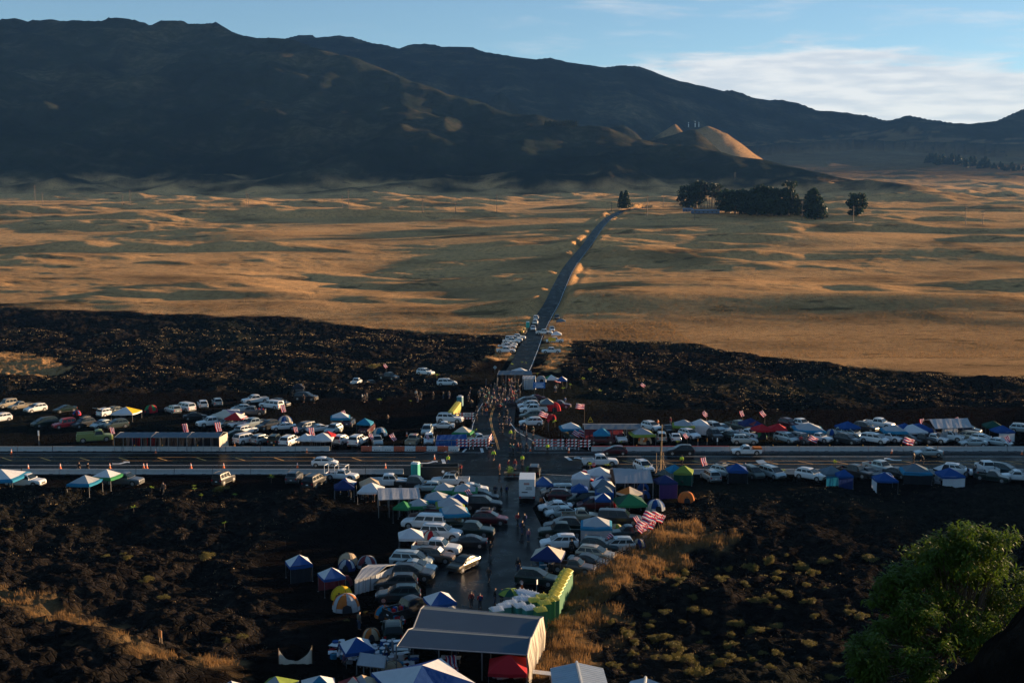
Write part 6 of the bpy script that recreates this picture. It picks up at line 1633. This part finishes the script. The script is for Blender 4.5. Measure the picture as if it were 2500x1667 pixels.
for i,(X,Y,w) in enumerate(SHR):
    x,y,z=hit(*px('N',X,Y+18)); s=w/REG['N'][2]/(F_PX/y)*2.1; rt=thing('shrub',(x,y,z-.1),GS.uniform(0,6.28),'x','shrub','olive shrubs on the lava'); a,b=SM[i%5]; link('foliage',a,rt); link('stem',b,rt); rt.scale=(s*.75,s*.75,s*.75*GS.uniform(.7,1)); defer(rt,('broad' if w>=45 else 'small')+' olive shrub',('on the lava near the lower right corner' if Y>880 else 'on the lava right of the grass'))
for i,(X,Y,w) in enumerate([(440,420,100),(560,400,60),(870,390,130),(980,430,60),(2200,400,120),(2250,450,80),(680,890,90),(780,940,110),(640,850,60),(480,1480,110),(560,1420,90),(450,710,50),(950,790,70)]):
    x,y,z=hit(*px('L',X,Y+20)); s=w/REG['L'][2]/(F_PX/y)*.9; rt=thing('shrub',(x,y,z-.1),GS.uniform(0,6.28),'x','shrub','golden-tipped shrubs near the tree'); a,b=SM[i%5]; link('foliage',a,rt); link('stem',b,rt); rt.scale=(s,s,s*.7); defer(rt,'sun-tipped low shrub','around the big tree at lower right')
for i,(r,X,Y,w) in enumerate([('M',870,470,60),('M',1020,450,50),('M',1700,440,120),('M',1040,540,90),('M',1870,1190,70),('M',1980,1160,90),('M',1330,800,90),('I',930,880,60),('I',1130,790,60),('B',400,1400,150),('C',60,45,120),('M',60,240,90),('M',1210,650,110)]):
    x,y,z=hit(*px(r,X,Y)); s=w/REG[r][2]/(F_PX/y)*.8; rt=thing('shrub',(x,y,z-.1),GS.uniform(0,6.28),'x','shrub','low green plants on the left lava'); a,b=SM[i%5]; link('foliage',a,rt); link('stem',b,rt); rt.scale=(s,s,s*.7); defer(rt,'low yellow-green bush','on the lava left of the camp')
# leafy ti plants stuck in the ground around the camp
def ti_mesh():
    m=MB(); s=MB(); s.tube((0,0,0),(.05,0,.9),.03,.02,5)
    for k in range(16):
        a=random.uniform(0,6.28); e=random.uniform(.1,1.2); L=random.uniform(.4,.75); b=Vector((.05,0,.85)); d=Vector((math.cos(a)*math.cos(e),math.sin(a)*math.cos(e),math.sin(e))); w=Vector((-math.sin(a),math.cos(a),0))*.08; p1=b+d*L*.5; p2=b+d*L-Vector((0,0,L*.25)); m.add([b,p1-w,p2,p1+w],[(0,1,2,3)])
    return m.mesh('ti_leaves',[leafmat('ti_green',(.26,.34,.04),.4,.4)]),s.mesh('ti_stem',[WOOD])
TI=[ti_mesh() for _ in range(3)]
for i,(r,X,Y,w) in enumerate([('C',125,400,60),('C',480,400,45),('C',785,135,60),('C',1235,740,50),('C',2230,270,60),('C',1330,370,60),('C',2140,660,70),('D',195,215,50),('D',435,70,60),('D',780,880,50),('D',1435,875,50),('D',425,1160,80),('D',625,1170,80),('D',1070,1190,80),('D',345,165,60),('B',1000,1300,80),('B',110,1400,60),('B',580,1420,60),('A',1745,1260,40),('A',2240,1230,60),('A',2310,1265,60),('E',1590,840,70),('E',1000,925,60),('E',1360,560,50),('K',785,1150,70),('K',980,1110,70),('K',1050,1110,50),('K',1270,1320,60),('K',2280,1290,90),('K',1900,1540,70),('M',1100,75,60),('M',1840,140,60),('B',2245,395,50),('D',540,300,50)]):
    x,y,z=hit(*px(r,X,Y+8)); s=max(.8,w/REG[r][2]/(F_PX/y)); rt=thing('ti_plant',(x,y,z),GS.uniform(0,6.28),'x','plant','leafy ti plants around the camp'); a,b=TI[i%3]; link('leaves',a,rt); link('stem',b,rt); rt.scale=(s,s,s); defer(rt,'leafy green ti plant','set around the camp')
# big tree in the right foreground
def big_tree():
    rd=random.Random(4); Dd=34.0
    def at(X,Y,d=Dd): a,b,c=ray(X,Y); t=d/b; return Vector((a*t,d,CAMH+c*t))
    base=at(2380,1720,31); gz=h1(base.x,base.y); rt=thing('koa_tree',(base.x,base.y,gz-.3),0,'large leafy green tree with sunlit tips, filling the lower right corner','tree'); o=Vector((base.x,base.y,gz-.3)); m=MB(); lf=MB()
    lobes=[(2330,1352,34,88),(2370,1335,34,45),(2290,1340,34,40),(2420,1385,34,60),(2255,1365,34,60),(2400,1355,34,70),(2290,1410,34,90),(2380,1420,34,110),(2205,1395,33.5,28),(2200,1460,33,60),(2170,1450,33,35),(2225,1500,32.5,55),(2110,1590,31,50),(2150,1610,31,60),(2190,1640,31,60),(2120,1640,31,45),(2260,1560,32,70),(2330,1520,33,90),(2440,1500,33.5,90),(2480,1430,34,90),(2300,1620,31,70),(2420,1580,33,60),(2160,1550,32,35)]
    tr=[(0,0,-1),(.2,0,2.0),(.1,0,4.0)]; m.tube((0,0,-3),(.1,0,(at(2340,1560)-o).z),.22,.14,8)
    hub=at(2340,1560)-o
    sub=[]
    for X,Y,d,rr_ in lobes:
        for k in range(7): a_=rd.uniform(0,6.28); q_=rd.uniform(.45,1.05)*rr_; sub.append((X+q_*math.cos(a_),Y+q_*.8*math.sin(a_),d+rd.uniform(-.9,.9)*rr_/80,rr_*rd.uniform(.26,.48)))
    for X,Y,d,rr_ in sub:
        c=at(X,Y,d)-o; r=.90*rr_/(F_PX/d); mid=hub.lerp(c,.5)+Vector((0,0,-.3)); m.tube(hub,mid,.05,.03,5); m.tube(mid,c,.03,.012,4)
        nt=int(19*(r/.5)**2)+5
        for k in range(nt):
            v_=Vector((rd.gauss(0,1),rd.gauss(0,1),rd.gauss(.25,1))).normalized(); tw=c+v_*r*(rd.uniform(.35,1.0) if k%3 else rd.uniform(.9,1.35))
            if k%5==0: m.tube(c.lerp(tw,.2),tw,.012,.005,3)
            for q in range(15): # sickle leaves in drooping sprays
                a=rd.uniform(0,6.28); e=rd.uniform(-.9,.7); L=rd.uniform(.13,.25); dd=Vector((math.cos(a)*math.cos(e),math.sin(a)*math.cos(e),math.sin(e))); s_=dd.cross(Vector((0,0,1))).normalized()*L*.17; p=tw+Vector((rd.gauss(0,.09),rd.gauss(0,.09),rd.gauss(0,.07))); q1=p+dd*L*.5+Vector((0,0,.02)); q2=p+dd*L-Vector((0,0,L*.2)); lf.add([p,q1-s_,q2,q1+s_],[(0,1,2,3)])
    link('crown',lf.mesh('leaves',[pm('koa_leaf',(.065,.11,.010),.55,var=.55,scale=2,trans=.35,spec=.25)]),rt); link('trunk',m.mesh('limbs',[pm('bark',(.13,.09,.06))]),rt)
big_tree()
# golden grass tussocks: foreground verges, and a fringe through the plain's near edge
def grass():
    g=np.random.default_rng(2); V_=[];F_=[]; n=0
    def tuft_field(N_,x0,x1,y0,y1,hmin,hmax,blades,wid,power=1,thin=1.0):
        nonlocal n
        x=g.uniform(x0,x1,N_); y=y0+(y1-y0)*g.uniform(0,1,N_)**power; k=grass_mask(x,y)>.5; k&=seg_dist(x,y,ACCS)>5.0; k&=(np.abs(x/y)<.52); k&=poly_sd(x,y,LOT)>.4
        x=x[k]; y=y[k]; z=height(x,y); dens=fbm(x/3,y/3,3); q=(dens>np.where(x<-18,.20,-.12))|(y>300); x,y,z=x[q],y[q],z[q]; M_=len(x)
        for b in range(blades):
            a=g.uniform(0,6.28,M_); h=g.uniform(hmin,hmax,M_)*np.where(x<-18,.6,.85); l=g.uniform(.1,.55,M_)*h; bx=x+g.normal(0,.22,M_); by=y+g.normal(0,.22,M_); w=wid*g.uniform(.6,1.3,M_); t=g.uniform(0,6.28,M_)
            p0=np.stack([bx-np.cos(t)*w,by-np.sin(t)*w,z-.05],-1); p1=np.stack([bx+np.cos(t)*w,by+np.sin(t)*w,z-.05],-1); p2=np.stack([bx+np.cos(a)*l,by+np.sin(a)*l,z+h],-1)
            V_.append(np.stack([p0,p1,p2],1).reshape(-1,3)); F_.append(np.arange(M_*3).reshape(-1,3)+n); n+=M_*3
    tuft_field(60000,-60,60,78,150,.35,.95,9,.035)
    tuft_field(30000,-150,60,225,420,.3,.8,5,.06)
    tuft_field(60000,-260,260,330,470,.2,.5,3,.07,1.4)
    V=np.concatenate(V_); F=np.concatenate(F_); me=bpy.data.meshes.new('dry_grass'); me.vertices.add(len(V)); me.vertices.foreach_set('co',V.ravel()); me.loops.add(F.size); me.loops.foreach_set('vertex_index',F.ravel()); me.polygons.add(len(F)); me.polygons.foreach_set('loop_start',np.arange(len(F))*3); me.update(calc_edges=True)
    me.materials.append(pm('grass_blade',(.24,.14,.058),.8,var=.4,scale=.15,trans=.35,spec=.1)); tag(link('dry_grass',me),kind='stuff'); print('grass tris',len(F))
    # dead twigs and pale tufts sprinkled over the lava, catching the sun
    V_=[];F_=[];n=0
    N_=52000; x=g.uniform(-230,230,N_); y=g.uniform(95,400,N_); k=(np.abs(x/y)<.5)&(grass_mask(x,y)<.5)&(poly_sd(x,y,FLAT[0])>2)&(seg_dist(x,y,ACCS)>8); k&=fbm(x/18,y/14,3)>.12; x=x[k];y=y[k]; z=height(x,y); M_=len(x)
    for b in range(3):
        a=g.uniform(0,6.28,M_); fs_=np.clip(y/230,.45,1.5); h=g.uniform(.06,.26,M_)*fs_; t=g.uniform(0,6.28,M_); w=g.uniform(.025,.08,M_)*fs_; bx=x+g.normal(0,.2,M_); by=y+g.normal(0,.2,M_)
        p0=np.stack([bx-np.cos(t)*w,by-np.sin(t)*w,z-.02],-1); p1=np.stack([bx+np.cos(t)*w,by+np.sin(t)*w,z-.02],-1); p2=np.stack([bx+np.cos(a)*h*.6,by+np.sin(a)*h*.6,z+h],-1); V_.append(np.stack([p0,p1,p2],1).reshape(-1,3)); F_.append(np.arange(M_*3).reshape(-1,3)+n); n+=M_*3
    V=np.concatenate(V_); F=np.concatenate(F_); me=bpy.data.meshes.new('lava_scrub'); me.vertices.add(len(V)); me.vertices.foreach_set('co',V.ravel()); me.loops.add(F.size); me.loops.foreach_set('vertex_index',F.ravel()); me.polygons.add(len(F)); me.polygons.foreach_set('loop_start',np.arange(len(F))*3); me.update(calc_edges=True)
    me.materials.append(pm('scrub_twig',(.42,.30,.15),.7,var=.5,scale=.3,trans=.2)); tag(link('lava_scrub',me),kind='stuff')
grass()
finish_labels()

# ---------------------------------------------------------------- air
def haze():
    mb=MB(); mb.box(-7800,7200,-420,11700,-70,3050); m=bpy.data.materials.new('haze_air'); m.use_nodes=True; N=m.node_tree.nodes; N.clear()
    v=N.new('ShaderNodeVolumePrincipled'); v.inputs['Color'].default_value=(.16,.42,1,1); v.inputs['Density'].default_value=HAZE_D; v.inputs['Anisotropy'].default_value=0
    o=N.new('ShaderNodeOutputMaterial'); m.node_tree.links.new(v.outputs[0],o.inputs['Volume'])
    h=link('haze',mb.mesh('haze',[m])); tag(h,kind='stuff')
HAZE_D=0.000029
haze()
